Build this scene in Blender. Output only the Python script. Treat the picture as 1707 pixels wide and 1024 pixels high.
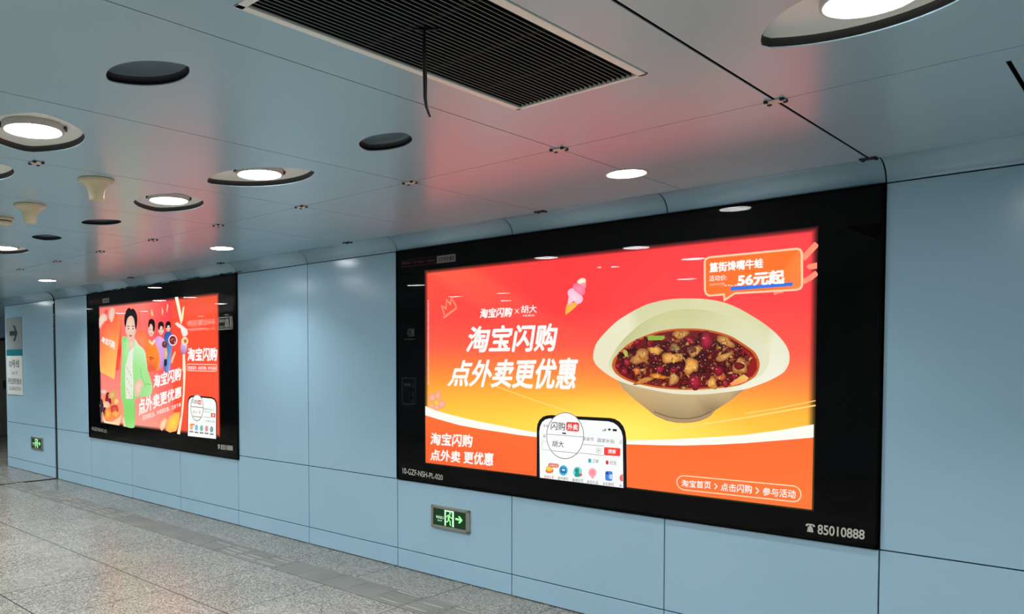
import bpy, bmesh, math, random
from mathutils import Vector, Matrix

# ------------------------------------------------------------------ clear
for _o in list(bpy.data.objects):
    bpy.data.objects.remove(_o, do_unlink=True)
SC = bpy.context.scene
COL = SC.collection

# ------------------------------------------------------------------ camera
FPX = 1314.162
cam = bpy.data.cameras.new('camera')
cam.sensor_fit = 'HORIZONTAL'
cam.sensor_width = 36.0
cam.lens = FPX / 1707 * 36.0
cam.shift_x = (853.5 - 596.488) / 1707
cam.shift_y = (645.571 - 512.0) / 1707
cam.clip_start = 0.05
cam_o = bpy.data.objects.new('camera', cam)
_r = Vector((0.6906333554, 0.7231862532, -0.0052164766))
_u = Vector((-0.0228775761, 0.0290560355, 0.9993159477))
_f = Vector((-0.7228431261, 0.6900415857, -0.0366118158))
cam_o.matrix_world = Matrix(((_r.x, _u.x, -_f.x, 4.71962), (_r.y, _u.y, -_f.y, -4.97889),
                             (_r.z, _u.z, -_f.z, 1.82856), (0, 0, 0, 1)))
COL.objects.link(cam_o)
SC.camera = cam_o

# ------------------------------------------------------------------ world, exposure
W = bpy.data.worlds.new('world')
SC.world = W
W.use_nodes = True
W.node_tree.nodes['Background'].inputs[0].default_value = (0.6, 0.75, 0.9, 1)
W.node_tree.nodes['Background'].inputs[1].default_value = 0.02
SC.view_settings.view_transform = 'Standard'
SC.view_settings.look = 'None'
SC.view_settings.gamma = 1.0
SC.view_settings.use_curve_mapping = False
SC.view_settings.exposure = 0.0
LAMP_STRENGTH = 60.0
LAMP_WATTS = 15.5
FLUSH_STRENGTH = 45.0
FLUSH_WATTS = 11.0
POSTER_STRENGTH = 1.45

# ------------------------------------------------------------------ colour + material helpers
def lin(c):
    out = []
    for v in c[:3]:
        v = v / 255.0
        out.append(v / 12.92 if v <= 0.04045 else ((v + 0.055) / 1.055) ** 2.4)
    return tuple(out)

def rgba(c):
    return (*lin(c), 1.0)

def mat(name, col, rough=0.5, metal=0.0, spec=0.5, emit=None, estr=0.0, coat=0.0, coat_rough=0.1):
    m = bpy.data.materials.new(name)
    m.use_nodes = True
    b = m.node_tree.nodes['Principled BSDF']
    b.inputs['Base Color'].default_value = rgba(col)
    b.inputs['Roughness'].default_value = rough
    b.inputs['Metallic'].default_value = metal
    b.inputs['Specular IOR Level'].default_value = spec
    b.inputs['Coat Weight'].default_value = coat
    b.inputs['Coat Roughness'].default_value = coat_rough
    if emit:
        b.inputs['Emission Color'].default_value = rgba(emit)
        b.inputs['Emission Strength'].default_value = estr
    return m

def nd(m, kind, **kw):
    n = m.node_tree.nodes.new(kind)
    for k, v in kw.items():
        setattr(n, k, v)
    return n

def lk(m, a, b):
    m.node_tree.links.new(a, b)

def bsdf(m):
    return m.node_tree.nodes['Principled BSDF']

def add_mottle(m, c1, c2, scale=2.0, rough_lo=None, rough_hi=None, detail=5.0):
    """slight variation of the paint colour and of the gloss, in object space"""
    tc = nd(m, 'ShaderNodeTexCoord')
    no = nd(m, 'ShaderNodeTexNoise')
    no.inputs['Scale'].default_value = scale
    no.inputs['Detail'].default_value = detail
    lk(m, tc.outputs['Object'], no.inputs['Vector'])
    cr = nd(m, 'ShaderNodeValToRGB')
    cr.color_ramp.elements[0].position = 0.3
    cr.color_ramp.elements[1].position = 0.7
    cr.color_ramp.elements[0].color = rgba(c1)
    cr.color_ramp.elements[1].color = rgba(c2)
    lk(m, no.outputs['Fac'], cr.inputs['Fac'])
    lk(m, cr.outputs['Color'], bsdf(m).inputs['Base Color'])
    if rough_lo is not None:
        mr = nd(m, 'ShaderNodeMapRange')
        mr.inputs['To Min'].default_value = rough_lo
        mr.inputs['To Max'].default_value = rough_hi
        lk(m, no.outputs['Fac'], mr.inputs['Value'])
        lk(m, mr.outputs['Result'], bsdf(m).inputs['Roughness'])

M = {}
M['wall'] = mat('wall_blue_enamel', (164, 198, 217), 0.17, spec=0.5)
add_mottle(M['wall'], (162, 196, 215), (166, 200, 219), 1.2, 0.15, 0.19)
M['ceiling'] = mat('ceiling_grey_enamel', (182, 200, 209), 0.25, spec=0.5)
add_mottle(M['ceiling'], (162, 193, 208), (168, 199, 213), 0.9, 0.22, 0.28)
M['gap'] = mat('joint_black', (10, 14, 16), 0.8)
M['plenum'] = mat('plenum_black', (4, 5, 5), 0.9, spec=0.1)
M['dish'] = mat('lamp_dish_white', (246, 245, 241), 0.4)
M['dish_rim'] = mat('lamp_dish_rim', (58, 56, 56), 0.5)
M['blank'] = mat('blank_dish_grey', (92, 112, 124), 0.45)
M['blank_rim'] = mat('blank_dish_rim', (20, 25, 32), 0.5)
M['lamp'] = mat('lamp_diffuser', (255, 255, 255), 0.5, emit=(249, 253, 255), estr=LAMP_STRENGTH)
M['flush'] = mat('flush_diffuser', (255, 255, 255), 0.5, emit=(249, 253, 255), estr=FLUSH_STRENGTH)
M['bezel'] = mat('lamp_bezel', (205, 203, 198), 0.35)
M['steel'] = mat('brushed_steel', (176, 172, 160), 0.35, metal=0.8)
M['grille_frame'] = mat('grille_frame_white', (244, 243, 236), 0.35)
M['slat'] = mat('grille_slat_black', (8, 10, 10), 0.7, spec=0.2)
M['slat_lip'] = mat('grille_slat_lip', (112, 124, 122), 0.5, metal=0.0, spec=0.2)
M['bar'] = mat('grille_bar', (7, 9, 9), 0.8, spec=0.1)
M['cord'] = mat('cord_black', (16, 15, 17), 0.5)
M['cream'] = mat('cream_plastic', (214, 200, 164), 0.35, coat=0.3)
M['clip'] = mat('clip_plate', (216, 196, 188), 0.45)
M['screw'] = mat('clip_screw', (28, 26, 26), 0.5)
M['black_glass'] = mat('black_enamelled_border', (3, 4, 4), 0.5, spec=0.05)
M['print'] = mat('border_print', (196, 196, 184), 0.6, emit=(196, 196, 184), estr=0.25)
M['print_dim'] = mat('border_print_dim', (150, 140, 135), 0.6, emit=(150, 140, 135), estr=0.05)
M['print_faint'] = mat('border_print_faint', (95, 98, 98), 0.6)
M['print_red'] = mat('border_print_red', (120, 50, 45), 0.6)
M['door'] = mat('door_brown_grey', (116, 108, 98), 0.4)
M['dark'] = mat('dark_trim', (26, 30, 32), 0.5)
M['strip_metal'] = mat('joint_cover_metal', (66, 76, 76), 0.25, metal=0.7)
M['glitter'] = mat('torn_foil', (230, 235, 235), 0.15, metal=1.0)
M['sign_plate'] = mat('sign_plate_grey', (150, 160, 162), 0.25)
M['sign_white'] = mat('sign_plate_white', (222, 226, 220), 0.35)
M['sign_teal'] = mat('sign_band_teal', (18, 118, 132), 0.35)
M['sign_ink'] = mat('sign_ink', (40, 46, 44), 0.5)
M['exit_field'] = mat('exit_field_green', (4, 44, 18), 0.3, emit=(0, 50, 14), estr=0.5)
M['exit_mark'] = mat('exit_mark_green', (150, 240, 150), 0.5, emit=(150, 245, 140), estr=0.9)
M['exit_pale'] = mat('exit_mark_pale', (190, 235, 200), 0.5, emit=(185, 235, 190), estr=0.8)
M['over_box'] = mat('overhead_sign_black', (12, 13, 14), 0.4)
M['over_text'] = mat('overhead_sign_text', (240, 240, 235), 0.5, emit=(240, 240, 232), estr=16.0)
M['back_wall'] = mat('far_wall_blue', (150, 172, 184), 0.35)
M['dirt'] = mat('old_sealant', (40, 46, 46), 0.8)

# backlit printed film: colour comes from the print itself, it gives off light
M['film'] = bpy.data.materials.new('backlit_film')
M['film'].use_nodes = True
_m = M['film']
_b = bsdf(_m)
_b.inputs['Base Color'].default_value = (0.02, 0.02, 0.02, 1)
_b.inputs['Roughness'].default_value = 0.6
_b.inputs['Specular IOR Level'].default_value = 0.0
_at = nd(_m, 'ShaderNodeAttribute', attribute_name='ink')
lk(_m, _at.outputs['Color'], _b.inputs['Emission Color'])
_b.inputs['Emission Strength'].default_value = POSTER_STRENGTH

# clear glass pane: see through, with a Fresnel reflection on the room side
def pane_mat(name, front):
    m = bpy.data.materials.new(name)
    m.use_nodes = True
    nt = m.node_tree
    nt.nodes.remove(bsdf(m))
    out = [n for n in nt.nodes if n.type == 'OUTPUT_MATERIAL'][0]
    tr = nd(m, 'ShaderNodeBsdfTransparent')
    if not front:
        lk(m, tr.outputs[0], out.inputs['Surface'])
        return m
    gl = nd(m, 'ShaderNodeBsdfGlossy')
    gl.inputs['Roughness'].default_value = 0.015
    fr = nd(m, 'ShaderNodeFresnel')
    fr.inputs['IOR'].default_value = 1.27   # anti-reflective coated glass
    mx = nd(m, 'ShaderNodeMixShader')
    lk(m, fr.outputs[0], mx.inputs[0])
    lk(m, tr.outputs[0], mx.inputs[1])
    lk(m, gl.outputs[0], mx.inputs[2])
    lk(m, mx.outputs[0], out.inputs['Surface'])
    return m
M['pane_front'] = pane_mat('glass_pane_front', True)
M['pane_back'] = pane_mat('glass_pane_back', False)

# granite floor with 1.0 x 0.8 m slabs
def floor_mat():
    m = mat('polished_granite', (160, 156, 146), 0.3, spec=0.45)
    nt = m.node_tree
    tc = nd(m, 'ShaderNodeTexCoord')
    sep = nd(m, 'ShaderNodeSeparateXYZ')
    lk(m, tc.outputs['Object'], sep.inputs[0])
    vo = nd(m, 'ShaderNodeTexVoronoi')
    vo.inputs['Scale'].default_value = 95.0
    lk(m, tc.outputs['Object'], vo.inputs['Vector'])
    cr = nd(m, 'ShaderNodeValToRGB')
    e = cr.color_ramp.elements
    e[0].position, e[0].color = 0.0, rgba((86, 83, 77))
    e[1].position, e[1].color = 1.0, rgba((180, 174, 161))
    for p, c in ((0.22, (114, 110, 102)), (0.5, (138, 133, 122)), (0.8, (154, 149, 137))):
        x = e.new(p)
        x.color = rgba(c)
    s2 = nd(m, 'ShaderNodeSeparateColor')
    lk(m, vo.outputs['Color'], s2.inputs[0])
    lk(m, s2.outputs[0], cr.inputs['Fac'])
    no = nd(m, 'ShaderNodeTexNoise')
    no.inputs['Scale'].default_value = 1.3
    no.inputs['Detail'].default_value = 6
    lk(m, tc.outputs['Object'], no.inputs['Vector'])
    mr = nd(m, 'ShaderNodeMapRange')
    mr.inputs['From Min'].default_value = 0.3
    mr.inputs['From Max'].default_value = 0.7
    mr.inputs['To Min'].default_value = 0.86
    mr.inputs['To Max'].default_value = 1.06
    lk(m, no.outputs['Fac'], mr.inputs['Value'])
    mul = nd(m, 'ShaderNodeMix', data_type='RGBA', blend_type='MULTIPLY')
    mul.inputs[0].default_value = 1.0
    lk(m, cr.outputs['Color'], mul.inputs[6])
    lk(m, mr.outputs['Result'], mul.inputs[7])
    # slab joints
    def joint(sock, period, offset, half):
        a = nd(m, 'ShaderNodeMath', operation='ADD')
        a.inputs[1].default_value = offset
        lk(m, sock, a.inputs[0])
        p = nd(m, 'ShaderNodeMath', operation='PINGPONG')
        p.inputs[1].default_value = period / 2
        lk(m, a.outputs[0], p.inputs[0])
        l = nd(m, 'ShaderNodeMath', operation='LESS_THAN')
        l.inputs[1].default_value = half
        lk(m, p.outputs[0], l.inputs[0])
        return l.outputs[0]
    jx = joint(sep.outputs['X'], 0.8, 0.02, 0.0042)
    jy = joint(sep.outputs['Y'], 1.0, 0.8, 0.006)
    mx = nd(m, 'ShaderNodeMath', operation='MAXIMUM')
    lk(m, jx, mx.inputs[0])
    lk(m, jy, mx.inputs[1])
    sc_ = nd(m, 'ShaderNodeMath', operation='MULTIPLY')
    sc_.inputs[1].default_value = 0.95
    lk(m, mx.outputs[0], sc_.inputs[0])
    mj = nd(m, 'ShaderNodeMix', data_type='RGBA')
    mj.inputs[7].default_value = rgba((52, 51, 48))
    lk(m, sc_.outputs[0], mj.inputs[0])
    lk(m, mul.outputs[2], mj.inputs[6])
    lk(m, mj.outputs[2], bsdf(m).inputs['Base Color'])
    r2 = nd(m, 'ShaderNodeMapRange')
    r2.inputs['To Min'].default_value = 0.18
    r2.inputs['To Max'].default_value = 0.34
    lk(m, no.outputs['Fac'], r2.inputs['Value'])
    lk(m, r2.outputs['Result'], bsdf(m).inputs['Roughness'])
    return m
M['floor'] = floor_mat()
M['tactile'] = mat('tactile_grey', (128, 127, 121), 0.42)
add_mottle(M['tactile'], (108, 108, 102), (128, 127, 120), 3.0, 0.36, 0.5)
M['tactile_worn'] = mat('tactile_worn_ridge', (158, 156, 147), 0.35)
M['tactile_gap'] = mat('tactile_gap', (70, 70, 66), 0.8)

# ------------------------------------------------------------------ object helpers
ORG = {}

def thing(name, label, cat, loc, group=None):
    o = bpy.data.objects.new(name, None)
    COL.objects.link(o)
    o.location = loc
    o.empty_display_size = 0.1
    ORG[o.name] = Vector(loc)
    o['label'] = label
    o['category'] = cat
    if group:
        o['group'] = group
    return o

def tag(o, label, cat, group=None):
    o['label'] = label
    o['category'] = cat
    if group:
        o['group'] = group
    return o

def mk(name, bm, mats, parent=None, kind=None, smooth=False, origin=None):
    """bm is in world metres; local origin follows the parent's"""
    org = ORG[parent.name] if parent else Vector(origin or (0, 0, 0))
    if org.length:
        bmesh.ops.translate(bm, verts=bm.verts, vec=-org)
    me = bpy.data.meshes.new(name)
    bm.to_mesh(me)
    bm.free()
    if not isinstance(mats, (list, tuple)):
        mats = [mats]
    for m in mats:
        me.materials.append(m)
    if smooth:
        for p in me.polygons:
            p.use_smooth = True
    o = bpy.data.objects.new(name, me)
    COL.objects.link(o)
    ORG[o.name] = org
    if parent:
        o.parent = parent
    else:
        o.location = org
    if kind:
        o['kind'] = kind
    return o

def copy_tree(o, parent=None):
    c = o.copy()
    COL.objects.link(c)
    if parent:
        c.parent = parent
    for ch in list(o.children):
        copy_tree(ch, c)
    return c

def box(bm, x0, x1, y0, y1, z0, z1, mi=0):
    vs = [bm.verts.new(p) for p in ((x0, y0, z0), (x1, y0, z0), (x1, y1, z0), (x0, y1, z0),
                                    (x0, y0, z1), (x1, y0, z1), (x1, y1, z1), (x0, y1, z1))]
    fs = []
    for q in ((3, 2, 1, 0), (4, 5, 6, 7), (0, 1, 5, 4), (1, 2, 6, 5), (2, 3, 7, 6), (3, 0, 4, 7)):
        f = bm.faces.new([vs[i] for i in q])
        f.material_index = mi
        fs.append(f)
    return fs

def bbox_bev(bm, x0, x1, y0, y1, z0, z1, bev=0.004, mi=0, seg=2):
    t = bmesh.new()
    box(t, x0, x1, y0, y1, z0, z1, mi)
    bmesh.ops.bevel(t, geom=list(t.edges), offset=bev, segments=seg, affect='EDGES', profile=0.6)
    for f in t.faces:
        f.material_index = mi
    merge(bm, t)

def merge(bm, t):
    me = bpy.data.meshes.new('tmp')
    t.to_mesh(me)
    t.free()
    bm.from_mesh(me)
    bpy.data.meshes.remove(me)

def ring_faces(bm, a, b, mi=0, closed=True):
    n = len(a)
    for i in range(n if closed else n - 1):
        j = (i + 1) % n
        f = bm.faces.new((a[i], a[j], b[j], b[i]))
        f.material_index = mi

def lathe(bm, cx, cy, prof, seg=32, mi=0, cap=True):
    rings = []
    for r, z in prof:
        rings.append([bm.verts.new((cx + r * math.cos(2 * math.pi * i / seg), cy + r * math.sin(2 * math.pi * i / seg), z))
                      for i in range(seg)])
    for a, b in zip(rings, rings[1:]):
        ring_faces(bm, a, b, mi)
    if cap:
        for rr in (rings[0], rings[-1]):
            f = bm.faces.new(rr)
            f.material_index = mi
    bmesh.ops.recalc_face_normals(bm, faces=bm.faces)

def tube(bm, pts, rads, seg=10, mi=0):
    rings = []
    for i, p in enumerate(pts):
        p = Vector(p)
        d = (Vector(pts[min(i + 1, len(pts) - 1)]) - Vector(pts[max(i - 1, 0)])).normalized()
        a = d.orthogonal().normalized()
        if i and rings:
            a = (prev - d * prev.dot(d)).normalized()
        prev = a
        b = d.cross(a)
        r = rads[i] if isinstance(rads, (list, tuple)) else rads
        rings.append([bm.verts.new(p + a * (r * math.cos(2 * math.pi * k / seg)) + b * (r * math.sin(2 * math.pi * k / seg)))
                      for k in range(seg)])
    for a, b in zip(rings, rings[1:]):
        ring_faces(bm, a, b, mi)
    for rr in (rings[0], rings[-1]):
        f = bm.faces.new(rr)
        f.material_index = mi
    bmesh.ops.recalc_face_normals(bm, faces=bm.faces)

# ------------------------------------------------------------------ room dimensions (m)
PW = 1.2                       # wall panel width
Z_SK, Z_B, Z_T = 0.166, 0.773, 2.749   # skirting joint, lower joint, top joint
H = 2.86                       # ceiling
Y_COVE = 0.143
Y_ROW = 1.528                  # first ceiling joint
X_END = -9.24                  # left end of the panelled wall
X_R, X_L, Y_F, Y_REC = 9.0, -20.0, -9.0, 1.92
CX0, CP = 3.557, 1.0           # ceiling panel joints: CX0 + k

# ------------------------------------------------------------------ setting: floor
bm = bmesh.new()
box(bm, X_L, X_R, Y_F, Y_REC + 0.1, -0.1, 0.0)
mk('floor', bm, M['floor'], kind='structure')

bm = bmesh.new()
rnd = random.Random(5)
ts = 0.3
k = 0
x = 2.28
SM = []
while x > -13.5:
    x1, x0 = x - 0.002, x - ts + 0.002
    kind = 'bar'
    if -0.66 < x0 + 0.15 < 0.6:
        kind = 'flat'
    if -3.7 < x0 + 0.15 < -1.95:
        kind = 'dot'
    bbox_bev(bm, x0, x1, -0.818, -0.502, -0.006, 0.004, 0.0015, 0, 1)
    if kind == 'bar':
        for j in range(4):
            yc = -0.66 + (j - 1.5) * 0.075
            worn = rnd.random() < 0.6
            bbox_bev(bm, x0 + 0.012, x1 - 0.012, yc - 0.014, yc + 0.014, 0.002, 0.0085, 0.003, 0, 1)
            if worn:
                a = x0 + 0.012 + rnd.random() * 0.06
                box(bm, a, x1 - 0.015 - rnd.random() * 0.05, yc - 0.008, yc + 0.008, 0.008, 0.0092, 1)
    elif kind == 'dot':
        for i in range(5):
            for j in range(5):
                cx, cy = x0 + 0.03 + i * 0.059, -0.66 + (j - 2) * 0.059
                lathe(bm, cx, cy, [(0.014, 0.003), (0.012, 0.007), (0.006, 0.0085)], 8)
    else:
        for j in range(4):
            yc = -0.66 + (j - 1.5) * 0.075
            bbox_bev(bm, x0 + 0.012, x1 - 0.012, yc - 0.014, yc + 0.014, 0.002, 0.0046, 0.001, 0, 1)
    x -= ts
box(bm, -13.5, 2.28, -0.822, -0.498, 0.0, 0.0012, 2)
mk('trim_1', bm, [M['tactile'], M['tactile_worn'], M['tactile_gap']], kind='structure')

# expansion joint across the floor at x = -7.2
bm = bmesh.new()
pts = []
rnd = random.Random(3)
n = 60
for i in range(n + 1):
    y = 0.0 + (Y_F + 0.2) * i / n
    pts.append((-7.2 + rnd.uniform(-0.012, 0.012), y, 0.022 + rnd.uniform(-0.007, 0.007)))
for (xa, ya, wa), (xb, yb, wb) in zip(pts, pts[1:]):
    vs = [bm.verts.new(p) for p in ((xa - wa, ya, 0.0098), (xa + wa, ya, 0.0098), (xb + wb, yb, 0.0098), (xb - wb, yb, 0.0098))]
    bm.faces.new(vs)
    vs = [bm.verts.new(p) for p in ((xa - wa, ya, 0.0098), (xb - wb, yb, 0.0098), (xb - wb - .004, yb, 0.0), (xa - wa - .004, ya, 0.0))]
    bm.faces.new(vs)
    vs = [bm.verts.new(p) for p in ((xb + wb, yb, 0.0098), (xa + wa, ya, 0.0098), (xa + wa + .004, ya, 0.0), (xb + wb + .004, yb, 0.0))]
    bm.faces.new(vs)
bmesh.ops.recalc_face_normals(bm, faces=bm.faces)
mk('trim_2', bm, M['gap'], kind='structure')

# ------------------------------------------------------------------ setting: panelled wall
G = 0.0035                     # half joint
bm = bmesh.new()
def wall_panel(bm, x0, x1, z0, z1):
    bbox_bev(bm, x0 + G, x1 - G, 0.0, 0.03, z0 + G, z1 - G, 0.003, 0, 2)
ks = list(range(-8, 8))
BILL = {-5, -4, -3, 0, 1, 2}
for k in ks:
    x0, x1 = k * PW, (k + 1) * PW
    if k == -8:
        x0 = X_END
    if x1 > X_R:
        x1 = X_R
    lo, hi = x0, x1
    if k == -7:
        hi = x1 - 0.045
    if k == -6:
        lo = x0 + 0.035
    if k == -8:
        wall_panel(bm, lo, (k + 2) * PW - 0.045, Z_SK, Z_B)
        wall_panel(bm, lo, (k + 2) * PW - 0.045, Z_B, Z_T)
        continue
    if k == -7:
        continue
    zb = Z_B
    wall_panel(bm, lo, hi, Z_SK, zb)
    if k not in BILL:
        wall_panel(bm, lo, hi, Z_B, Z_T)
box(bm, X_END + 0.004, X_R, 0.022, 0.2, 0.0, H + 0.1, 1)
# return face at the left end of the wall
bbox_bev(bm, X_END - 0.012, X_END + 0.004, 0.004, Y_REC, 0.0, H - 0.02, 0.003, 0, 1)
mk('wall_back', bm, [M['wall'], M['gap']], kind='structure')

bm = bmesh.new()
for k in ks:
    x0, x1 = k * PW, min((k + 1) * PW, X_R)
    if k == -8:
        x0, x1 = X_END, -6 * PW - 0.045
    if k == -7:
        continue
    if k == -6:
        x0 += 0.035
    bbox_bev(bm, x0 + G, x1 - G, 0.0, 0.03, 0.006, Z_SK - G, 0.003)
mk('baseboard_back', bm, M['wall'], kind='structure')

# cove between wall and ceiling
bm = bmesh.new()
def cove_piece(bm, x0, x1):
    n = 12
    A, B = [], []
    for i in range(n + 1):
        t = math.pi / 2 * i / n
        y = -Y_COVE * (1 - math.cos(t))
        z = Z_T + G + (H - Z_T - G) * math.sin(t)
        A.append((y, z))
    prof = A + [(y + 0.0, z + 0.012) for y, z in reversed(A)]
    prof = A + [(0.02, H + 0.02), (0.02, Z_T + G)]
    va = [bm.verts.new((x0, y, z)) for y, z in prof]
    vb = [bm.verts.new((x1, y, z)) for y, z in prof]
    for i in range(len(prof)):
        j = (i + 1) % len(prof)
        f = bm.faces.new((va[i], va[j], vb[j], vb[i]))
        f.smooth = i < n
    bm.faces.new(va)
    bm.faces.new(list(reversed(vb)))
for k in ks:
    x0, x1 = k * PW, min((k + 1) * PW, X_R)
    if k == -8:
        x0, x1 = X_END, -6 * PW - 0.03
    if k == -7:
        continue
    if k == -6:
        x0 += 0.012
    cove_piece(bm, x0 + 0.004, x1 - 0.004)
bmesh.ops.recalc_face_normals(bm, faces=bm.faces)
mk('trim_3', bm, M['wall'], kind='structure')
bm = bmesh.new()
# black backing seen through the cove joints
def cove_back(bm, x0, x1):
    n = 12
    A = []
    for i in range(n + 1):
        t = math.pi / 2 * i / n
        A.append((-(Y_COVE) * (1 - math.cos(t)) + 0.004, Z_T + (H - Z_T) * math.sin(t) + 0.003))
    va = [bm.verts.new((x0, y, z)) for y, z in A]
    vb = [bm.verts.new((x1, y, z)) for y, z in A]
    for i in range(n):
        bm.faces.new((va[i], va[i + 1], vb[i + 1], vb[i]))
for k in ks[1:]:
    w = 0.05 if k == -6 else 0.008
    cove_back(bm, k * PW - w, k * PW + (0.02 if k == -6 else w))
mk('trim_4', bm, M['gap'], kind='structure')

# expansion joint cover in the wall at x = -7.2
bm = bmesh.new()
box(bm, -7.245, -7.165, 0.006, 0.03, 0.0, Z_T + 0.03, 0)
bbox_bev(bm, -7.225, -7.185, -0.002, 0.02, 0.0, 2.12, 0.004, 1)
rnd = random.Random(8)
z = 2.14
while z < 2.72:
    h = rnd.uniform(0.02, 0.05)
    if rnd.random() < 0.62:
        x0 = -7.22 + rnd.uniform(0, 0.01)
        box(bm, x0, x0 + 0.02, -0.004, 0.01, z, z + h * 0.8, 2)
    z += h + 0.012
mk('trim_5', bm, [M['gap'], M['strip_metal'], M['glitter']], kind='structure')

# ------------------------------------------------------------------ setting: other walls
bm = bmesh.new()
box(bm, X_L, X_R, Y_F - 0.1, Y_F, 0, H + 0.1)
mk('wall_front', bm, M['back_wall'], kind='structure')
bm = bmesh.new()
box(bm, X_R, X_R + 0.1, Y_F, Y_REC, 0, H + 0.1)
mk('wall_right', bm, M['back_wall'], kind='structure')
bm = bmesh.new()
box(bm, X_L - 0.1, X_L, Y_F, Y_REC, 0, H + 0.1)
mk('wall_left', bm, M['back_wall'], kind='structure')
bm = bmesh.new()
box(bm, X_L, -15.6, Y_REC, Y_REC + 0.1, 0, H + 0.1)
box(bm, -13.4, X_END, Y_REC, Y_REC + 0.1, 0, H + 0.1)
box(bm, -15.6, -13.4, Y_REC, Y_REC + 0.1, 2.33, H + 0.1)
mk('wall_recess', bm, M['wall'], kind='structure')
bm = bmesh.new()
bbox_bev(bm, -15.55, -13.45, Y_REC + 0.01, Y_REC + 0.06, 0.008, 2.30, 0.004)
d = mk('door_1', bm, M['door'], kind='structure')
bm = bmesh.new()
bbox_bev(bm, -14.76, -14.68, Y_REC - 0.03, Y_REC + 0.012, 1.14, 1.34, 0.008)
mk('door_handle', bm, M['dark'], parent=d)
bm = bmesh.new()
for a in ((-15.62, -15.55, 0, 2.36), (-13.45, -13.38, 0, 2.36), (-15.62, -13.38, 2.29, 2.36)):
    bbox_bev(bm, a[0], a[1], Y_REC - 0.01, Y_REC + 0.03, a[2], a[3], 0.004)
mk('door_frame', bm, M['dark'], parent=d)

# ------------------------------------------------------------------ ceiling with its eye-shaped openings
def eye(cx, cy, a, b, ang, n=20, grow=0.0):
    a, b = a + grow, b + grow
    R = (a * a + b * b) / (2 * b)
    half = math.asin(min(1, a / R))
    P = []
    for s in (1, -1):
        for i in range(n):
            t = -half + 2 * half * (i + 0.5) / n
            x = R * math.sin(t) * s
            y = (R * math.cos(t) - (R - b)) * s
            P.append((x, y))
    ca, sa = math.cos(ang), math.sin(ang)
    return [(cx + x * ca + y * sa, cy + x * sa * 1.0 - y * ca * 1.0) for x, y in P] if False else \
           [(cx + x * ca - y * sa, cy + x * sa + y * ca) for x, y in P]

BIG = (0.355, 0.222)
SMALL = (0.18, 0.118)
A1, A2 = math.radians(-18), math.radians(21)
ROW2, ROW3, ROW4, ROW5 = -2.25, -3.53, -5.65, -7.1
LAMPS = []   # (x, y, angle, label)
BLANKS = []
def lampx(k, i):
    return 4.06 + 4.0 * k + i
VISIBLE = {(0.06, ROW2): 'lit eye-shaped ceiling downlight between the cream antennas and the lamp before the long joint',
           (1.06, ROW2): 'lit eye-shaped ceiling downlight next to the plain opening by the cord, tilted up at right',
           (4.06, ROW2): 'largest lit eye-shaped downlight, cut off by the top edge right of the grille',
           (-2.94, ROW2): 'lit eye-shaped downlight cut by the left edge, below both cream antennas',
           (1.06, ROW3): 'big lit eye-shaped downlight at the left edge, below the large plain opening',
           (0.06, ROW3): 'eye-shaped downlight recess at the left edge, only its grey tip showing, above the antennas'}
rows = {ROW2: 1, ROW3: 1, ROW4: 1, ROW5: 1}
for row in rows:
    for k in (-4, -3, -2, -1, 0, 1):
        for i in (0, 1):
            X = round(lampx(k, i), 2)
            if X < -12.5 or X > 8:
                continue
            if row == ROW5 and i == 1:
                continue
            ang = A1 if i == 1 or (X, row) in ((0.06, ROW2), (4.06, ROW2), (1.06, ROW3)) else A2
            if (X, row) == (1.06, ROW2):
                ang = A2
            LAMPS.append((X, row, ang))
for X, row, ang, lab in ((2.06, ROW2, A1, 'plain eye-shaped ceiling opening without lamp, just below the hanging black cord'),
                         (2.11, ROW3, A2, 'largest plain eye-shaped ceiling opening without lamp, at the upper left'),
                         (-0.92, ROW2, A2, 'narrow dark eye-shaped ceiling opening without lamp, under the nearer cream antenna'),
                         (-1.93, ROW2, A1, 'smallest dark eye-shaped ceiling opening without lamp, under the further cream antenna')):
    BLANKS.append((X, row, ang, lab))
GR = (2.78, 3.35, -3.62, -2.20)          # ceiling grille opening
HATCH = (4.262, 4.86, -1.383, -0.45)

def poly_panels(name, rects, holes, z, th, material):
    cu = bpy.data.curves.new(name, 'CURVE')
    cu.dimensions = '2D'
    cu.fill_mode = 'BOTH'
    cu.extrude = th / 2
    def add(P):
        s = cu.splines.new('POLY')
        s.points.add(len(P) - 1)
        for p, (x, y) in zip(s.points, P):
            p.co = (x, y, 0, 1)
        s.use_cyclic_u = True
    for (x0, x1, y0, y1) in rects:
        add([(x0, y0), (x1, y0), (x1, y1), (x0, y1)])
    for h in holes:
        add(h)
    o = bpy.data.objects.new('tmp', cu)
    COL.objects.link(o)
    dg = bpy.context.evaluated_depsgraph_get()
    me = bpy.data.meshes.new_from_object(o.evaluated_get(dg))
    bpy.data.objects.remove(o)
    bpy.data.curves.remove(cu)
    me.name = name
    me.transform(Matrix.Translation((0, 0, z + th / 2)))
    me.materials.clear()
    me.materials.append(material)
    for p in me.polygons:
        p.use_smooth = False
        p.material_index = 0
    o = bpy.data.objects.new(name, me)
    COL.objects.link(o)
    return o

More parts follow.
